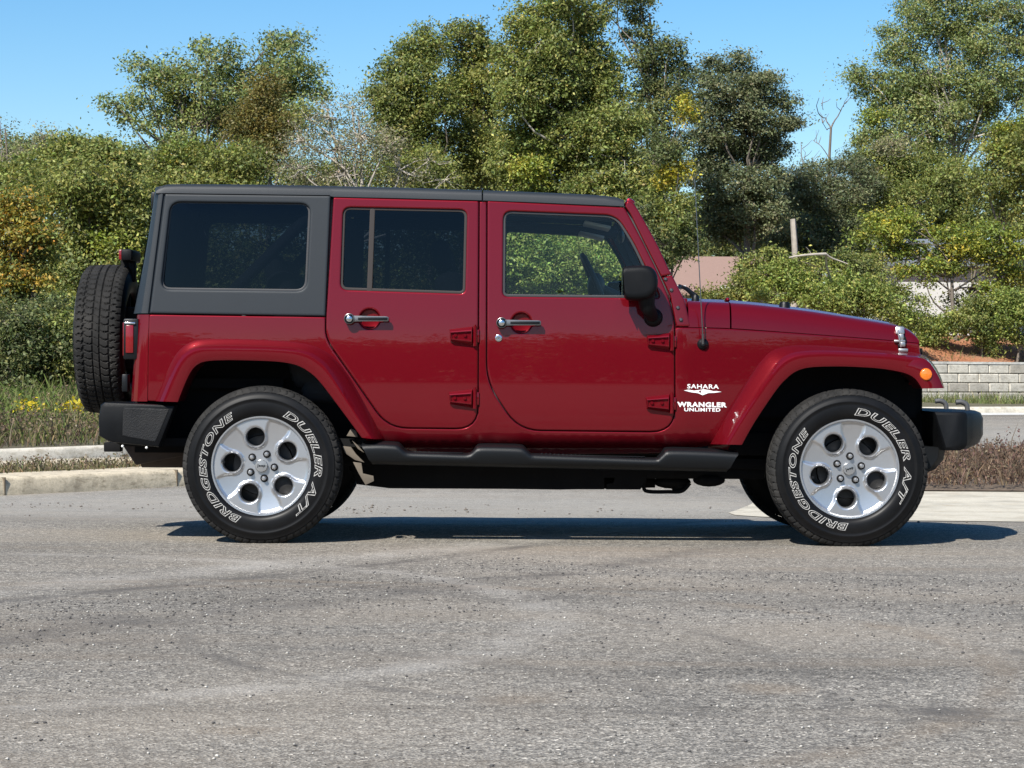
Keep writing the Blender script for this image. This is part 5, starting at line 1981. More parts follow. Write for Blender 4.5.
# ---- grille, headlamps, cooling opening
gx, _ = P(919.2, 345, .33)
gy0, gz0, gz1 = S(.95, gx) + .005, .81, P(919, 342.5, .33)[1]
slots = []
for k in range(7):
    c_ = YC + (k - 3) * .098
    slots.append(rnd([(c_ - .034, gz0 + .03, .02), (c_ + .034, gz0 + .03, .02), (c_ + .034, gz1 - .06, .02), (c_ - .034, gz1 - .06, .02)], 4))
yl = [gy0 + .12, 2 * YC - gy0 - .12]
gr = G()
plate = shell(rnd([(gy0, gz0, .03), (2 * YC - gy0, gz0, .03), (2 * YC - gy0, gz1, .06), (gy0, gz1, .06)]), slots, off=0, thick=.05, r=.006, world=True, surf=lambda z, x: 0.0)
gr.v = [(gx - p[1], p[0], p[2]) for p in plate.v]
gr.f = plate.f
gro = cpart(gr, 'grille', 'paint')
cpart(G().box((gx - .06, YC, (gz0 + gz1) / 2), (.02, 2 * (YC - gy0) - .04, gz1 - gz0 - .03)), 'radiator', 'dark', gro)
for y in yl:
    hl_ = G().lathe([(.0, .03), (.05, .026), (.08, .014), (.088, .004), (.096, .008), (.1, -.004)], (gx, y, gz1 - .115), axis='X', seg=32)
    cpart(hl_, 'headlight', 'lamp', gro)
bx = G().box((.5 * (gx + 1.0), gy0 + .03, .85), (gx - 1.02, .02, .42))
cpart(bx, 'inner_fender', 'dark')
cpart(bx.mirrored(), 'inner_fender', 'dark')

# ---- bumpers
rows = []


def fb_row(y, x0, x1, zt, zb, c=.035):
    return [(x0, y, zt), (x1 - c, y, zt), (x1 - .3 * c, y, zt - .3 * c), (x1, y, zt - c), (x1, y, zb + 1.6 * c), (x1 - .5 * c, y, zb + .6 * c), (x1 - 1.7 * c, y, zb), (x0 + .05, y, zb)]


x0, zt = P(934.6, 411.6, .06)
x1 = P(970.5, 411, .06)[0]
zb = P(950, 450.6, .06)[1]
prof = [(.055, x1 - .055, .016), (.062, x1 - .03, .005), (.078, x1 - .012, 0), (.12, x1 - .004, 0), (.20, x1 + .012, 0), (.24, x1 + .045, 0), (.38, x1 + .12, 0), (.60, x1 + .175, 0), (YC, x1 + .20, 0)]
for y, xx, ins in prof:
    rows.append(fb_row(y, x0 + ins * .5, xx, zt - ins, zb + ins, .022 + .02 * min(1, max(0, (y - .1) / .2))))
rows += [[(p[0], 2 * YC - p[1], p[2]) for p in r] for r in rows[::-1][1:]]
fbm = cpart(G().loft(rows, closed=True, caps=True, flip=True), 'front_bumper', 'black', recalc=True, angle=30)
ap = G()
vr = []
for y in (.2, .24, .3, .6, YC, 2 * YC - .6, 2 * YC - .3, 2 * YC - .24, 2 * YC - .2):
    e = .04 if y in (.2, 2 * YC - .2) else 0
    vr.append([(x0 - .08, y, zb + .02), (x0 + .09 - e, y, zb + .01), (x0 + .08 - e, y, zb - .05), (x0 + .04 - e, y, zb - .10), (x0 - .02, y, zb - .125 + e), (x0 - .08, y, zb - .12 + e)])
cpart(ap.loft(vr, closed=True, caps=True), 'air_dam', 'satin', fbm, recalc=True)
for y in (.62, 2 * YC - .62):
    xh, zh = P(955, 402.0, .62)
    tg = G().tube(even_line([(xh + .004, y, zh - .002), (xh + .02, y, zh + .0), (xh + .034, y, zh + .0), (xh + .058, y, zh - .012), (xh + .066, y, zh - .04), (xh + .064, y, zh - .09)], 24), .0135, seg=10)
    cpart(tg, 'tow_hook', 'hook', fbm)
for y in (.50, 2 * YC - .50):
    fg = G().lathe([(.0, .02), (.04, .016), (.05, .0), (.055, -.02)], (x1 + .125, y, (zt + zb) / 2), axis='X', seg=24)
    cpart(fg, 'fog_lamp', 'lamp', fbm)

rows = []
RBs = [P(*q, .04) for q in ((100.3, 403.4), (108, 402.2), (175.0, 405.4), (158.8, 447.2), (108.2, 442.6), (98.6, 436.0))]
xl, xr_ = RBs[0][0], RBs[2][0]
ztop, zbot = RBs[1][1], RBs[3][1]


def rb_row(y, dx, ins, xf_t, xf_b):
    return [(RBs[0][0] + dx, y, ztop - .014 - ins), (RBs[0][0] + .018 + dx, y, ztop - ins), (xf_t - ins, y, RBs[2][1] - ins), (xf_b - ins, y, RBs[3][1] + ins),
            (RBs[4][0] + .02 + dx, y, RBs[4][1] + ins), (RBs[4][0] + dx, y, RBs[4][1] + .006 + ins), (RBs[5][0] + dx, y, RBs[5][1] + ins), (RBs[5][0] - .004 + dx, y, (RBs[5][1] + ztop) / 2)]


xft, xfb = RBs[2][0], RBs[3][0]
for y, dx, ins, a, b in ((.036, .02, .012, xft, xfb), (.042, .006, .003, xft, xfb), (.058, 0, 0, xft, xfb), (.14, -.012, 0, xft, xfb), (.155, -.012, 0, xl + .1, xl + .1), (.4, -.02, 0, xl + .1, xl + .1), (YC, -.025, 0, xl + .1, xl + .1)):
    rows.append(rb_row(y, dx, ins, a, b))
rows += [[(p[0], 2 * YC - p[1], p[2]) for p in r] for r in rows[::-1][1:]]
rbm = cpart(G().loft(rows, closed=True, caps=True), 'rear_bumper', 'black', recalc=True)
# moulded corner cap and a textured pad on the side
sp = shell([(126, 407.2), (172.0, 408.8), (159.5, 441.5), (125.6, 435.5)], (), off=0, thick=.006, r=.004, surf=lambda z, x: .0335)
cpart(sp, 'bumper_pad', mat('scuffed_black_plastic', (.0075, .008, .009), rough=.6, spec=.25, bump=.6, bscale=160, vary=.35, vscale=16, dust=.5, dust_col=(.024, .023, .022), dscale=7), rbm)
pt = G()
for q in ((122.5, 446.2), (146.5, 447.6)):
    x, z = P(*q, .05)
    pt.ball((x, .05, z), .007)
cpieces(pt, 'clip_stud', 'white_clip', rbm)

# ---- running boards
for far in (False, True):
    mir = (lambda q: q.mirrored()) if far else (lambda q: q)
    g = G()
    pr = even_line([(361.5, 444.4), (380, 443.8), (396.5, 444.8), (400.5, 447), (404.5, 450.6), (410, 452), (440, 453), (466, 453.8), (471.5, 452), (475, 448.6), (479.5, 446.6), (500, 446.6), (521.5, 447.4), (526, 449.8), (530.5, 453.2), (536, 454.2), (590, 456.2), (652, 458.4), (659, 457), (664.5, 452.2), (669.5, 450), (700, 450.6), (738.5, 452.6)], 130)
    rws = []
    for q in pr:
        t = (q[0] - 361.5) / (738.5 - 361.5)
        yb_ = 463.8 + t * 8.0
        slx0 = max(0, 1 - (q[0] - 361.5) / 13)
        x, z = P(q[0], q[1], .02)
        pad = 452.2 + 6 * max(0, (q[0] - 400) / 260)
        dip = min(1, max(0, (q[1] - (444.4 + 6.2 * t)) / 5.5))
        x_b, z_b = P(q[0] + slx0 * 10 - max(0, (q[0] - 727) * 1.0), yb_, .03)
        ztop_ = z
        rws.append([(x, .17, ztop_ + .012 * (1 - dip)), (x, .06, ztop_ + .004 * (1 - dip)), (x, .035, ztop_ - .001), (x, .022, ztop_ - .010), (x * .75 + x_b * .25, .018, ztop_ - .028), (x * .3 + x_b * .7, .024, z_b + .022), (x_b, .04, z_b + .004), (x_b, .08, z_b - .004), (x_b, .24, z_b + .0)])
    g.loft(rws, flip=False)
    for k in (0, len(rws) - 1):
        g.add(rws[k], [tuple(range(9))])
    rb = cpart(mir(g), 'running_board', 'satin', recalc=True, angle=50)
    for a0, a1 in ((413, 463), (540, 646)):
        tr = G()
        nn = int((a1 - a0) / 4.2)
        for k in range(nn):
            px = a0 + (a1 - a0) * (k + .5) / nn
            py = float(np.interp(px, [q[0] for q in pr], [q[1] for q in pr]))
            x, z = P(px, py + 1.2, .03)
            tr.box((x, .032, z - .003), (.0105, .012, .007), .002)
            for yy in (.06, .09):
                tr.box((x, yy, z + .0075), (.0105, .016, .006), .002)
        x, z = P(.5 * (a0 + a1), float(np.interp(.5 * (a0 + a1), [q[0] for q in pr], [q[1] for q in pr])), .03)
        tr.box((x, .07, z + .001), ((a1 - a0) * .00495, .05, .005), .001, rot=Matrix.Rotation(math.radians(.8), 3, 'Y'))
        cpart(mir(tr), 'step_tread', 'black', rb)

# ---- chassis, axles, exhaust
ch = G()
for sy in (0, 1):
    f_ = (lambda y: y) if not sy else (lambda y: 2 * YC - y)
    ch.box((.1, f_(.44), .50), (4.0, .07, .12), .01)
    ch.tube([(-1.26, f_(.42), .40), (-1.26, f_(.42), .74)], .05, seg=12)
    ch.tube([(1.65, f_(.42), .42), (1.62, f_(.42), .80)], .05, seg=12)
    ch.box((1.1, f_(.47), .40), (1.0, .05, .06), .01, rot=Matrix.Rotation(math.radians(2), 3, 'Y'))
    ch.box((-.75, f_(.47), .41), (.9, .05, .06), .01, rot=Matrix.Rotation(math.radians(-4), 3, 'Y'))
ch.tube([(-1.257, .25, .385), (-1.257, 2 * YC - .25, .385)], .042, seg=14)
ch.tube([(1.69, .25, .385), (1.69, 2 * YC - .25, .385)], .042, seg=14)
ch.ball((-1.257, YC, .385), (.14, .15, .14))
ch.ball((1.69, YC + .3, .385), (.13, .14, .13))
ch.tube([(1.86, .30, .40), (1.86, 2 * YC - .30, .42)], .018, seg=8)
cpart(ch, 'chassis_frame', 'dark')
sk = G()
xa, zq = P(348, 487, .5)
xb, _ = P(640, 489, .5)
zlo = P(500, 488.6, .5)[1]
sk.prism([(xa, .44), (xa + .05, zlo + .02), (xa + .22, zlo), (xb - .35, zlo), (P(604, 478, .5)[0], zlo), (P(604, 478, .5)[0], P(604, 477.5, .5)[1]), (P(614.5, 478, .5)[0], P(604, 477.5, .5)[1]), (P(613, 483, .5)[0], P(604, 483, .5)[1]), (P(606.5, 483, .5)[0], P(604, 483.5, .5)[1]), (P(606, 483, .5)[0], zlo), (xb, zlo), (xb + .03, zlo + .05), (xb + .06, .47), (xa, .47)], .47, .62, .0)
sk.box((.2, YC, .40), (1.3, .5, .12), .02)
sk.box((-.35, 1.3, .39), (1.1, .4, .16), .03)
cpart(sk, 'skid_plate', 'dark')
ex = G()
ya_ = .5
pp = lambda px, py, Y: (P(px, py, Y)[0], Y, P(px, py, Y)[1])
ex.tube(even_line([pp(645, 479, .5), pp(644, 489, .5), pp(650, 491.6, .5), pp(668, 491.8, .5), pp(682, 491.0, .5), pp(690, 483, .5)], 30), .010, seg=8)
ex.ball(pp(672, 482, .56), (.10, .07, .035))
ex.ball(pp(679, 486, .56), (.045, .06, .035))
ex.ball(pp(709, 480, .5), (.085, .06, .035))
ex.box(pp(705, 473, .5), (.62, .06, .06), .01)
ex.tube([pp(655, 482, .7), pp(560, 484, .75), pp(400, 482, .8)], .03, seg=10)
cpart(ex, 'exhaust_pipe', 'dark')
mu = G()
mu.prism([(P(124, 448, .5)[0], .49), (P(139, 464, .5)[0], P(139, 464.5, .5)[1]), (P(165, 459, .5)[0], P(165, 459, .5)[1]), (P(205, 455, .5)[0], P(200, 452, .5)[1]), (P(210, 440, .5)[0], .52)], .40, .46, .006)
mu.tube([(-2.0, .95, .43), (-1.75, .95, .43)], .09, seg=18)
mu.tube([(-1.75, .95, .43), (-1.5, .8, .46), (-1.2, .62, .55)], .028, seg=10)
cpart(mu, 'muffler', 'rust')
hi = G().box((P(113, 446, .9)[0], YC, P(113, 447, .9)[1]), (.09, .09, .05), .006)
cpart(hi, 'tow_hitch', 'dark')
# sunlit patches in front of the rear wheel, put in as dusty tan plates
br = G()
for quad in ([(346.5, 436), (351, 428.5), (356, 431), (358, 437.2)], [(342, 446), (351, 447), (356, 454), (364.5, 462.5), (355, 460), (345, 453)], [(352, 440.5), (358.5, 446), (364.5, 453), (358, 449)], [(353, 462), (361.5, 463), (363, 473.5), (373.5, 476), (374, 481), (365.5, 485), (359, 474)]):
    br.prism([P(a, b_, .17) for a, b_ in quad], .165, .185, .002)
cpart(br, 'sunlit_patch', 'dusty')

# ---- rear lamps, spare carrier
for far in (False, True):
    mir = (lambda q: q.mirrored()) if far else (lambda q: q)
    xa, za = P(123.6, 318.6, .14)
    xb, zb_ = P(138.4, 359.4, .14)
    tg = G().box(((xa + xb) / 2, .20, (za + zb_) / 2), (xb - xa, .13, za - zb_), .007)
    tl = cpart(mir(tg), 'tail_lamp', 'satin')
    lx0, lx1 = P(125.6, 340, .13)[0], P(133.4, 340, .13)[0]
    lz0, lz1 = P(128, 353, .13)[1], P(128, 325, .13)[1]
    lens = G().box(((lx0 + lx1) / 2, .1335, (lz0 + lz1) / 2), (lx1 - lx0, .012, (lz1 - lz0)), .004)
    lens.box((xa - .001, .20, (za + zb_) / 2), (.010, .10, .17), .004)
    cpart(mir(lens), 'red_lens', 'red_lens', tl)
    bz = G().box(((lx0 + lx1) / 2 + .002, .131, lz1 + .009), (lx1 - lx0 + .016, .016, .010), .003)  # bright strip added as the silver highlight along the lamp's top
    cpart(mir(bz), 'lamp_highlight', 'chrome', tl)
sc_ = G()
xs0, zs0 = P(133, 339, YC)
sc_.box((xs0 - .03, YC, zs0), (.16, .26, .34), .02)
sc_.box((xs0 - .04, YC, zs0 + .30), (.05, .06, .28), .01)
cpart(sc_, 'spare_carrier', 'dark')
xb1, zb1 = P(125.6, 256.2, YC)
xb2, _ = P(136.5, 256, YC)
bl3 = G().box(((xb1 + xb2) / 2, YC, zb1), (xb2 - xb1, .30, .062), .012)
bl3.box((xb2 - .02, YC, zb1 - .07), (.035, .06, .14), .006)
b3 = cpart(bl3, 'brake_lamp', 'black')
cpart(G().box((xb1 - .004, YC, zb1 + .001), (.022, .27, .054), .006), 'red_lens', 'red_lens', b3)
rfl = G().box((P(126, 385, .2)[0], .2, P(126, 383, .2)[1]), (.03, .08, .09), .006)
rfl.both()
cpieces(rfl, 'rear_reflector', 'satin')

# ---- door mirrors
for far in (False, True):
    mir = (lambda q: q.mirrored()) if far else (lambda q: q)
    rows = []
    base = rnd([(622.6, 266.2, 4), (647, 264.9, 7), (654.5, 268.6, 8), (658.6, 277, 8), (657.6, 290.5, 10), (650.8, 298.8, 10), (640, 300.6, 6), (625.2, 299.8, 5)], 5)
    ctr = Vector((641, 283))
    for y, sc in ((-.065, .60), (-.064, .76), (-.058, .88), (-.044, .965), (-.022, 1.0), (.03, 1.0), (.055, .97), (.072, .88), (.076, .6)):
        row = []
        for q in base:
            # the front and the faces shrink towards the ends, the rear (glass) side stays flat
            dx = q[0] - 623.5
            kx = 623.5 + dx * (sc * .55 + .45)
            ky = ctr.y + (q[1] - ctr.y) * sc
            x, z = P(kx, ky, -.04)
            row.append((x, y, z))
        rows.append(row)
    mg = G().loft(rows, closed=True, caps=True)
    # arm down to a round foot on the door
    xf, zf = onS(653.2, 317.5)
    yf = S(zf, xf)
    xa, za = P(646.5, 300, -.02)
    mg.tube([(xa, .01, za + .03), (xa + .005, .02, za - .03), (xf - .012, .065, zf + .01), (xf, yf - .01, zf)], [.045, .04, .032, .03], seg=16)
    mg.lathe([(.0, -.045), (.028, -.042), (.040, -.028), (.047, -.012), (.049, .004)], (xf, yf, zf), seg=28)
    mo = cpart(mir(mg), 'door_mirror', 'black', recalc=True, angle=50)
    g0 = [rows[4][k] for k in range(len(base))]
    xg = min(p[0] for p in g0)
    zc_ = P(623, 283, -.04)[1]
    gl_ = G().loft([[(xg - .002, -.04, zc_ - .065), (xg - .002, -.04, zc_ + .065)], [(xg - .002, .05, zc_ - .06), (xg - .002, .05, zc_ + .06)]])
    cpart(mir(gl_), 'mirror_glass', 'chrome', mo)

# ---- aerial
x, z = onS(702.6, 344.2)
y = S(z, x)
ag = G().lathe([(.0, -.024), (.010, -.024), (.014, -.018), (.020, -.014), (.027, -.008), (.031, .003)], (x, y, z), seg=24)
ao = cpart(ag, 'aerial', 'satin')
x2, z2 = P(694.6, 178.5, y - .02)
an = G().tube([(x, y - .018, z), (x - .001, y - .03, z + .03), (x + .28 * (x2 - x), y - .028, z + .28 * (z2 - z)), (x2, y - .02, z2)], [.006, .0036, .0026, .0022], seg=8)
an.tube([(x, y - .022, z + .0), (x - .001, y - .03, z + .05)], [.0075, .006], seg=8)
cpart(an, 'aerial_rod', 'nickel', ao)

# ---- interior
ins = G()
ins.box((.66, YC, 1.10), (.42, 1.40, .22), .05)
ins.box((.58, 1.30, 1.17), (.22, .40, .08), .03)
cpart(ins, 'dashboard', 'trim')
stw = G()
c_ = Vector((P(596, 288, 1.3)[0], 1.28, P(596, 287, 1.3)[1]))
rot = Matrix.Rotation(math.radians(-24), 3, 'Y')
ring = [c_ + rot @ Vector((0, .19 * math.cos(a), .19 * math.sin(a))) for a in np.linspace(0, 2 * math.pi, 37)]
stw.tube(ring, .016, seg=10, caps=False)
stw.ball(c_, (.05, .08, .08))
for a in (0, math.pi, -math.pi / 2):
    stw.tube([c_, c_ + rot @ Vector((0, .18 * math.cos(a), .18 * math.sin(a)))], .014, seg=8)
stw.tube([c_, c_ + Vector((.22, 0, -.10))], .03, seg=10)
cpart(stw, 'steering_wheel', 'trim')


def seat(x, y, w, hh):
    g = G()
    g.box((x + .22, y, .78), (.52, w, .16), .06)
    g.box((x - .08, y, 1.08), (.16, w, .62), .06, rot=Matrix.Rotation(math.radians(-16), 3, 'Y'))
    o = cpart(g, 'seat', 'fabric', angle=60)
    h = G()
    for dy in ([0] if w < .7 else [-.36, .36]):
        h.box((x - .19, y + dy, 1.47 + hh), (.10, .26, .17), .04, rot=Matrix.Rotation(math.radians(-12), 3, 'Y'))
        h.tube([(x - .17, y + dy, 1.30), (x - .19, y + dy, 1.42 + hh)], .012, seg=6)
    cpart(h, 'headrest', 'fabric', o, angle=60)


seat(-.18, .58, .50, 0)
seat(-.18, 1.25, .50, 0)
seat(-1.05, YC, 1.15, -.08)
rb_ = G()
for sy in (0, 1):
    f_ = (lambda y: y) if not sy else (lambda y: 2 * YC - y)
    yA = f_(S(1.7, 0) + .085)
    xB, zB = P(482, 205, .3)
    rb_.tube(even_line([(xB, yA, 1.0), (xB, yA, 1.5), (xB - .01, yA, 1.66), (xB - .06, yA, 1.695)], 20), .03, seg=10)
    rb_.tube(even_line([(xB + .75, yA, 1.66), (xB, yA, 1.70), (-.9, yA, 1.70), (-1.02, yA, 1.67), (-1.35, yA, 1.35), (-1.75, yA, .95)], 30), .03, seg=10)
rb_.tube([(P(482, 205, .3)[0], S(1.7, 0) + .085, 1.69), (P(482, 205, .3)[0], 2 * YC - S(1.7, 0) - .085, 1.69)], .045, seg=10)
rb_.tube([(-.92, S(1.7, 0) + .085, 1.69), (-.92, 2 * YC - S(1.7, 0) - .085, 1.69)], .03, seg=10)
cpart(rb_, 'roll_bar', 'fabric')
vi = G()
vi.box((P(597, 226, .45)[0], .50, P(597, 225.5, .45)[1]), (.14, .22, .018), .006, rot=Matrix.Rotation(math.radians(12), 3, 'Y'))
vi.box((P(597, 226, .45)[0], 2 * YC - .50, P(597, 225.5, .45)[1]), (.14, .22, .018), .006, rot=Matrix.Rotation(math.radians(12), 3, 'Y'))
cpieces(vi, 'sun_visor', 'visor')
cpart(G().ball((P(632, 232, YC)[0] - .06, YC, 1.60), (.02, .11, .035)), 'rear_view_mirror', 'trim')


# ---- badges
def badge(body, pxa, pxb, pya, pyb, bold, name, shear=0.0, slope=0.0):
    v, f = text_geo(body, bold=bold, shear=shear)
    g = G()
    vv = []
    for p in v:
        x, z = onS(pxa + (pxb - pxa) * p[0], pyb + (pya - pyb) * p[1] + slope * p[0])
        vv.append((x, S(z, x) - .0022, z))
    g.add(vv, f)
    cpart(g, name, 'badge', smooth=False)


badge('SAHARA', 687.2, 718.8, 384.0, 388.4, .02, 'badge_lettering', slope=.5)
badge('WRANGLER', 677.2, 726.8, 401.8, 406.9, .045, 'badge_lettering', slope=.6)
badge('UNLIMITED', 684.2, 720.4, 407.7, 411.3, .03, 'badge_lettering', slope=.4)
dune = G()
for poly in ([(683.8, 390.4), (688.6, 389.6), (694, 390.6), (699.0, 390.0), (703.4, 389.2), (709, 390.0), (713.6, 391.2), (716.4, 391.0), (721.6, 391.8), (714.6, 392.8), (708.4, 393.0), (702.6, 395.2), (697.4, 393.0), (691.6, 392.4)],):
    vv = []
    for q in poly:
        x, z = onS(*q)
        vv.append((x, S(z, x) - .0022, z))
    dune.add(vv, [tuple(range(len(vv)))[::-1]])
cpart(dune, 'badge_emblem', 'badge', smooth=False)
dk = G()
vv = []
for q in [(698.8, 391.0), (701.6, 390.2), (700.4, 392.2), (701.2, 393.0), (699.2, 392.2)]:
    x, z = onS(*q)
    vv.append((x, S(z, x) - .0034, z))
dk.add(vv, [tuple(range(5))[::-1]])
cpart(dk, 'badge_emblem', 'paint', smooth=False)
# small worn decal on the fender leg
dc = G()
random.seed(3)
for k in range(9):
    t = k / 8
    for (ax, ay, bx_, by_, w) in ((735.4, 412.6, 738.0, 417.4, .9), (733.2, 419.6, 734.6, 424.2, .6)):
        if random.random() < .2:
            continue
        cx_, cy_ = ax + (bx_ - ax) * t + random.uniform(-.3, .3), ay + (by_ - ay) * t
        vv = []
        for q in [(cx_ - w, cy_ - .1), (cx_ + w * random.uniform(.5, 1), cy_ - .45), (cx_ + w * .8, cy_ - .1), (cx_ - w, cy_ + .22)]:
            x, z = P(q[0], q[1], .04)
            vv.append((x, 0, z))
        # sits on the fender's sloping face
        vv = [(p[0], .040, p[2]) for p in vv]
        dc.add(vv, [(0, 1, 2, 3)])
cpart(dc, 'worn_decal', 'badge', smooth=False)


# ---- wheels
def build_wheel():
    """a wheel about the origin, axle along y, outer face at y = 0 looking to -y"""
    w = empty('wheel', (0, 0, 0))
    R, Wd = .402, .255
    yc = Wd / 2 + .004
    # tread: a fine grid, grooves pressed in
    nt_, nw = 560, 41
    us = np.linspace(-1, 1, nw)
    rows = []
    th = np.linspace(0, 2 * np.pi, nt_, endpoint=False)
    grid = np.zeros((nt_, nw, 3))
    for j, u in enumerate(us):
        crown = R - .010 * u * u - (.020 * max(0, (abs(u) - .80) / .20) ** 2)
        t = th / (2 * np.pi)
        zig = .035 * np.abs(((t * 64) % 1) * 2 - 1)
        dep = np.zeros(nt_)
        for gu, gw, zz in ((-.16, .035, .3), (.16, .035, .3), (-.56, .045, 1.0), (.56, .045, -1.0)):
            dep = np.maximum(dep, (np.abs(u - gu - (zig - .017) * zz) < gw) * 1.0)
        if abs(u) > .18:
            wave = .55 * abs(u) + .10 * np.sign(np.sin(u * 23)) * .8 + .06 * math.sin(u * 31)
            ph = (t * 64 + wave * np.sign(u)) % 1
            dep = np.maximum(dep, ((ph < .20)) * (1.0 if abs(u) > .56 else .75))
        else:
            ph = (t * 64 + u * 1.6) % 1
            dep = np.maximum(dep, (ph < .10) * .6)
        fade = 1.0 if abs(u) < .95 else .6
        r = crown - .0095 * dep * fade
        grid[:, j, 0] = r * np.cos(th)
        grid[:, j, 1] = yc + u * Wd / 2 * .94
        grid[:, j, 2] = r * np.sin(th)
    v = grid.reshape(-1, 3)
    f = []
    for i in range(nt_):
        i2 = (i + 1) % nt_
        for j in range(nw - 1):
            f.append((i * nw + j, i * nw + j + 1, i2 * nw + j + 1, i2 * nw + j))

    def flat(p, cz=.385):
        return p
    tg = G().add(v, f)
    tread = tg.build('tyre_tread', M['tread'], w, angle=30)
    # side walls (outer has a raised ring), inner barrel
    yo = yc - Wd / 2 * .94
    sw = G()
    prof = [(R - .031, yo + .0015), (R - .034, yo - .001), (.368, yo - .0035), (.362, yo - .004), (.352, yo - .0065), (.340, yo - .0115), (.334, yo - .0125), (.331, yo - .0105), (.318, yo - .0125), (.300, yo - .0135), (.282, yo - .013), (.268, yo - .0105), (.262, yo - .0075), (.256, yo - .0035), (.250, yo + .004), (.244, yo + .012)]
    sw.lathe(prof, (0, 0, 0), seg=120)
    yi = yc + Wd / 2 * .94
    sw.lathe([(.244, yi - .012), (.256, yi + .004), (.29, yi + .012), (.34, yi + .010), (R - .033, yi - .001)], (0, 0, 0), seg=80)
    # shoulder lugs that reach down the side wall
    for k in range(64):
        a = 2 * math.pi * (k + .62) / 64
        m = Matrix.Rotation(-a, 3, 'Y')
        rad = R - .046
        sw.box(m @ Vector((rad, yo - .0005, 0)), (.026, .0045, .014 if k % 2 else .022), .0015, rot=m, seg=1)
    sw.build('tyre', M['rubber'], w, angle=50)
    # lettering in raised white outline

    def arc_text(body, a0, a1, r0, r1):
        v, f = text_geo(body, outline=.024, shear=.22, bold=.02)
        # flip so that it reads from -y
        vv = []
        for p in v:
            r = r0 + (r1 - r0) * p[1]
            a = math.radians(a0 + (a1 - a0) * p[0])
            ysurf = float(np.interp(r, [.256, .262, .268, .282, .300, .318, .331], [yo - .0035, yo - .0075, yo - .0105, yo - .013, yo - .0135, yo - .0125, yo - .0105]))
            vv.append((r * math.cos(a), ysurf - .0010 - (p[2] * .03 if abs(p[2]) < .2 else 0), r * math.sin(a)))
        G().add(vv, f).build('tyre_lettering', M['letter'], w, smooth=False)
    arc_text('BRIDGESTONE', 249.5, 118.5, .270, .309)
    arc_text('DUELER A/T', 66.5, -54.5, .270, .309)
    # alloy face: five petals, each with a round hole
    ang = [math.radians(30.0 + 72 * k) for k in range(5)]
    RH, rh, RR = .149, .0465, .249

    def height(x, z):
        r = math.hypot(x, z)
        a = math.atan2(z, x)
        da = min(abs((a - q + math.pi) % (2 * math.pi) - math.pi) for q in ang)
        base = .021 + .012 * min(1, max(0, (.22 - r) / .16)) * 0
        # dish: hub raised, deep ring, rim lip
        if r > .2385:
            return yo + .002 + (.249 - r) * .06
        valley = .034 - .016 * max(0, (r - .05) / .19) ** 2
        if r > .226:
            valley = valley * (1 - (r - .226) / .0125) + .012 * ((r - .226) / .0125)
        # petal half width grows to the rim
        lat = r * math.sin(min(da, math.pi / 2))
        lon = r * math.cos(da)
        if lon < RH:
            q = (.063 - math.hypot(lat, lon - RH)) / .011
        else:
            q = (.063 + .040 * ((lon - RH) / .08) ** 1.6 - lat) / .011
        q = min(1, max(0, q))
        q = q * q * (3 - 2 * q)
        petal = .013 + .018 * max(0, (.13 - r) / .13)
        # the edge of each hole is rolled in
        hx = min(math.hypot(x - RH * math.cos(c), z - RH * math.sin(c)) for c in ang)
        roll = .010 * max(0, 1 - (hx - rh) / .009) ** 2
        h = valley * (1 - q) + petal * q
        if r < .052:
            h = h * (1 - (.052 - r) / .052 * .0)
        return yo + h + roll

    V, E = [], []
    loops = []
    n0 = 140
    for R_ in (RR,):
        o = len(V)
        V += [Vector((R_ * math.cos(2 * math.pi * k / n0), R_ * math.sin(2 * math.pi * k / n0))) for k in range(n0)]
        E += [(o + k, o + (k + 1) % n0) for k in range(n0)]
    hn = 40
    for a in ang:
        o = len(V)
        V += [Vector((RH * math.cos(a) + rh * math.cos(2 * math.pi * k / hn), RH * math.sin(a) + rh * math.sin(2 * math.pi * k / hn))) for k in range(hn)]
        E += [(o + k, o + (k + 1) % hn) for k in range(hn)]
    extra = []
    for r in list(np.arange(.006, .225, .0062)) + [.2255, .229, .2325, .2355, .238, .2392, .244]:
        n_ = max(6, int(2 * math.pi * r / .0062))
        n_ = min(n_, 230)
        for k in range(n_):
            t = 2 * math.pi * (k + .5 * (int(r * 1000) % 2)) / n_
            extra.append((r * math.cos(t), r * math.sin(t)))
    for a in ang:
        for rr in (rh + .003, rh + .006, rh + .0095):
            for k in range(48):
                extra.append((RH * math.cos(a) + rr * math.cos(2 * math.pi * k / 48), RH * math.sin(a) + rr * math.sin(2 * math.pi * k / 48)))
    for p in extra:
        if math.hypot(*p) > RR - .003:
            continue
        if min(math.hypot(p[0] - RH * math.cos(a), p[1] - RH * math.sin(a)) for a in ang) < rh + .0022:
            continue
        V.append(Vector(p))
    v2, e2, f2, _, _, _ = delaunay_2d_cdt(V, E, [], 0, 1e-6)
    pts = [tuple(p) for p in v2]
    fo = []
    for fc in f2:
        cx_ = sum(pts[i][0] for i in fc) / len(fc)
        cz_ = sum(pts[i][1] for i in fc) / len(fc)
        if min(math.hypot(cx_ - RH * math.cos(a), cz_ - RH * math.sin(a)) for a in ang) < rh * .996:
            continue
        a_, b_, c2 = (pts[i] for i in fc[:3])
        if (b_[0] - a_[0]) * (c2[1] - a_[1]) - (b_[1] - a_[1]) * (c2[0] - a_[0]) < 0:
            fc = fc[::-1]
        fo.append(tuple(fc))
    rg = G().add([(p[0], height(*p), p[1]) for p in pts], fo)
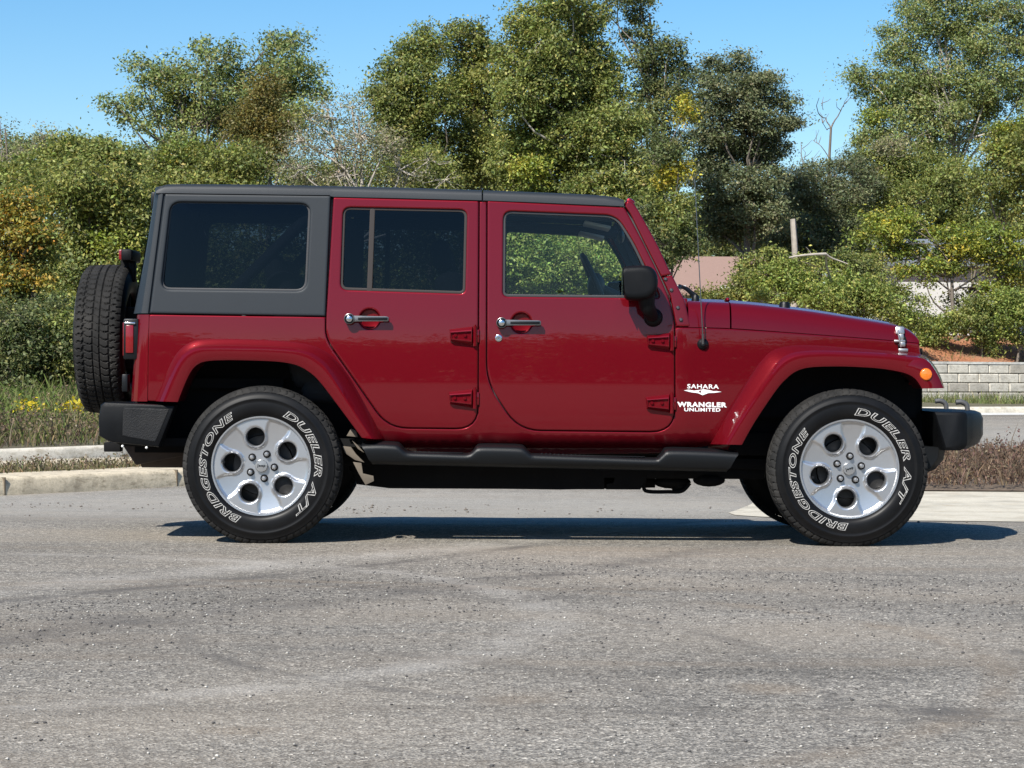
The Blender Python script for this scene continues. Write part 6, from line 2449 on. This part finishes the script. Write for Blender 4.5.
    for a in ang:                                       # walls of the holes
        rows = []
        for rr, dy in ((1.0, 0), (.985, .004), (.97, .045)):
            row = []
            for k in range(hn):
                t = 2 * math.pi * k / hn
                x, z = RH * math.cos(a) + rh * rr * math.cos(t), RH * math.sin(a) + rh * rr * math.sin(t)
                x0_, z0_ = RH * math.cos(a) + rh * 1.0 * math.cos(t), RH * math.sin(a) + rh * 1.0 * math.sin(t)
                row.append((x, height(x0_, z0_) + dy, z))
            rows.append(row)
        rg.loft(rows, closed=True, flip=True)
    rg.lathe([(.249, yo + .002), (.252, yo + .006), (.248, yo + .02), (.225, yo + .05), (.215, yo + .2)], (0, 0, 0), seg=80)
    rim = rg.build('rim', M['alloy'], w, angle=50)
    bk = G().lathe([(.0, yo + .10), (.15, yo + .10), (.155, yo + .12), (.21, yo + .13)], (0, 0, 0), seg=40)
    bk.box((.10, yo + .085, -.09), (.11, .05, .11), .015)
    bk.build('brake_disc', M['disc'], w)
    lg = G().lathe([(.030, yo + .036), (.0315, yo + .016), (.029, yo + .012), (.0, yo + .0105)], (0, 0, 0), seg=28)
    cap = lg.build('hub_cap', M['latch_metal'], w)
    v, f = text_geo('Jeep', bold=.03)
    G().add([(-.021 + .042 * p[0], yo + .0098, -.008 + .017 * p[1]) for p in v], f).build('hub_lettering', M['satin'], w, smooth=False)
    for k in range(5):
        a = math.radians(66 + 72 * k)
        x, z = .064 * math.cos(a), .064 * math.sin(a)
        G().lathe([(.0, yo + .004), (.007, yo + .0045), (.0105, yo + .008), (.0115, yo + .02), (.0115, yo + .034), (.0155, yo + .034), (.017, yo + .040)], (x, 0, z), seg=12).build('lug_nut', M['latch_metal'], w)
        G().lathe([(.0125, yo + .0275), (.0180, yo + .0265), (.0195, yo + .030)], (x, 0, z), seg=16).build('lug_shade_ring', M['dark'], w)  # dark ring standing in for the shade of a recess round the nut
    G().tube([(-.187, yo + .02, .02), (-.187, yo - .004, .02)], .0065, seg=8).build('valve', M['satin'], w)
    return w


proto = build_wheel()
proto.parent = car
WX_R, WX_F = P(260.7, 466, 0)[0], P(850.0, 470, 0)[0]
ZC = .388
kids = list(proto.children)


def place(w, x, y, z, flip, turn):
    q = Matrix.Rotation(math.pi, 4, 'Z') if flip else Matrix.Identity(4)
    w.matrix_local = Matrix.Translation((x, y - YC, z)) @ q @ Matrix.Rotation(turn, 4, 'Y')


def dup_wheel():
    w = proto.copy()
    COL.objects.link(w)
    w.parent = car
    for c in kids:
        k = c.copy()
        COL.objects.link(k)
        k.parent = w
    return w


# world y of the outer face is 0 on the near side
place(proto, WX_R, 0.0, ZC, False, 0)
w2 = dup_wheel()
place(w2, WX_F, 0.0, ZC, False, -math.radians(19.3))
w3 = dup_wheel()
place(w3, WX_R, 2 * YC, ZC, True, 1.1)
w4 = dup_wheel()
place(w4, WX_F, 2 * YC, ZC, True, 2.3)
# the spare: axle along x, outer face to the rear
sx, sz = P(86.5, 339, YC)
spx = P(70.8, 339, .52)[0]
w5 = dup_wheel()
w5.name = 'spare_wheel'
w5.matrix_local = Matrix.Translation((spx, 0.0, sz)) @ Matrix.Rotation(-math.pi / 2, 4, 'Z') @ Matrix.Rotation(math.radians(12), 4, 'Y')
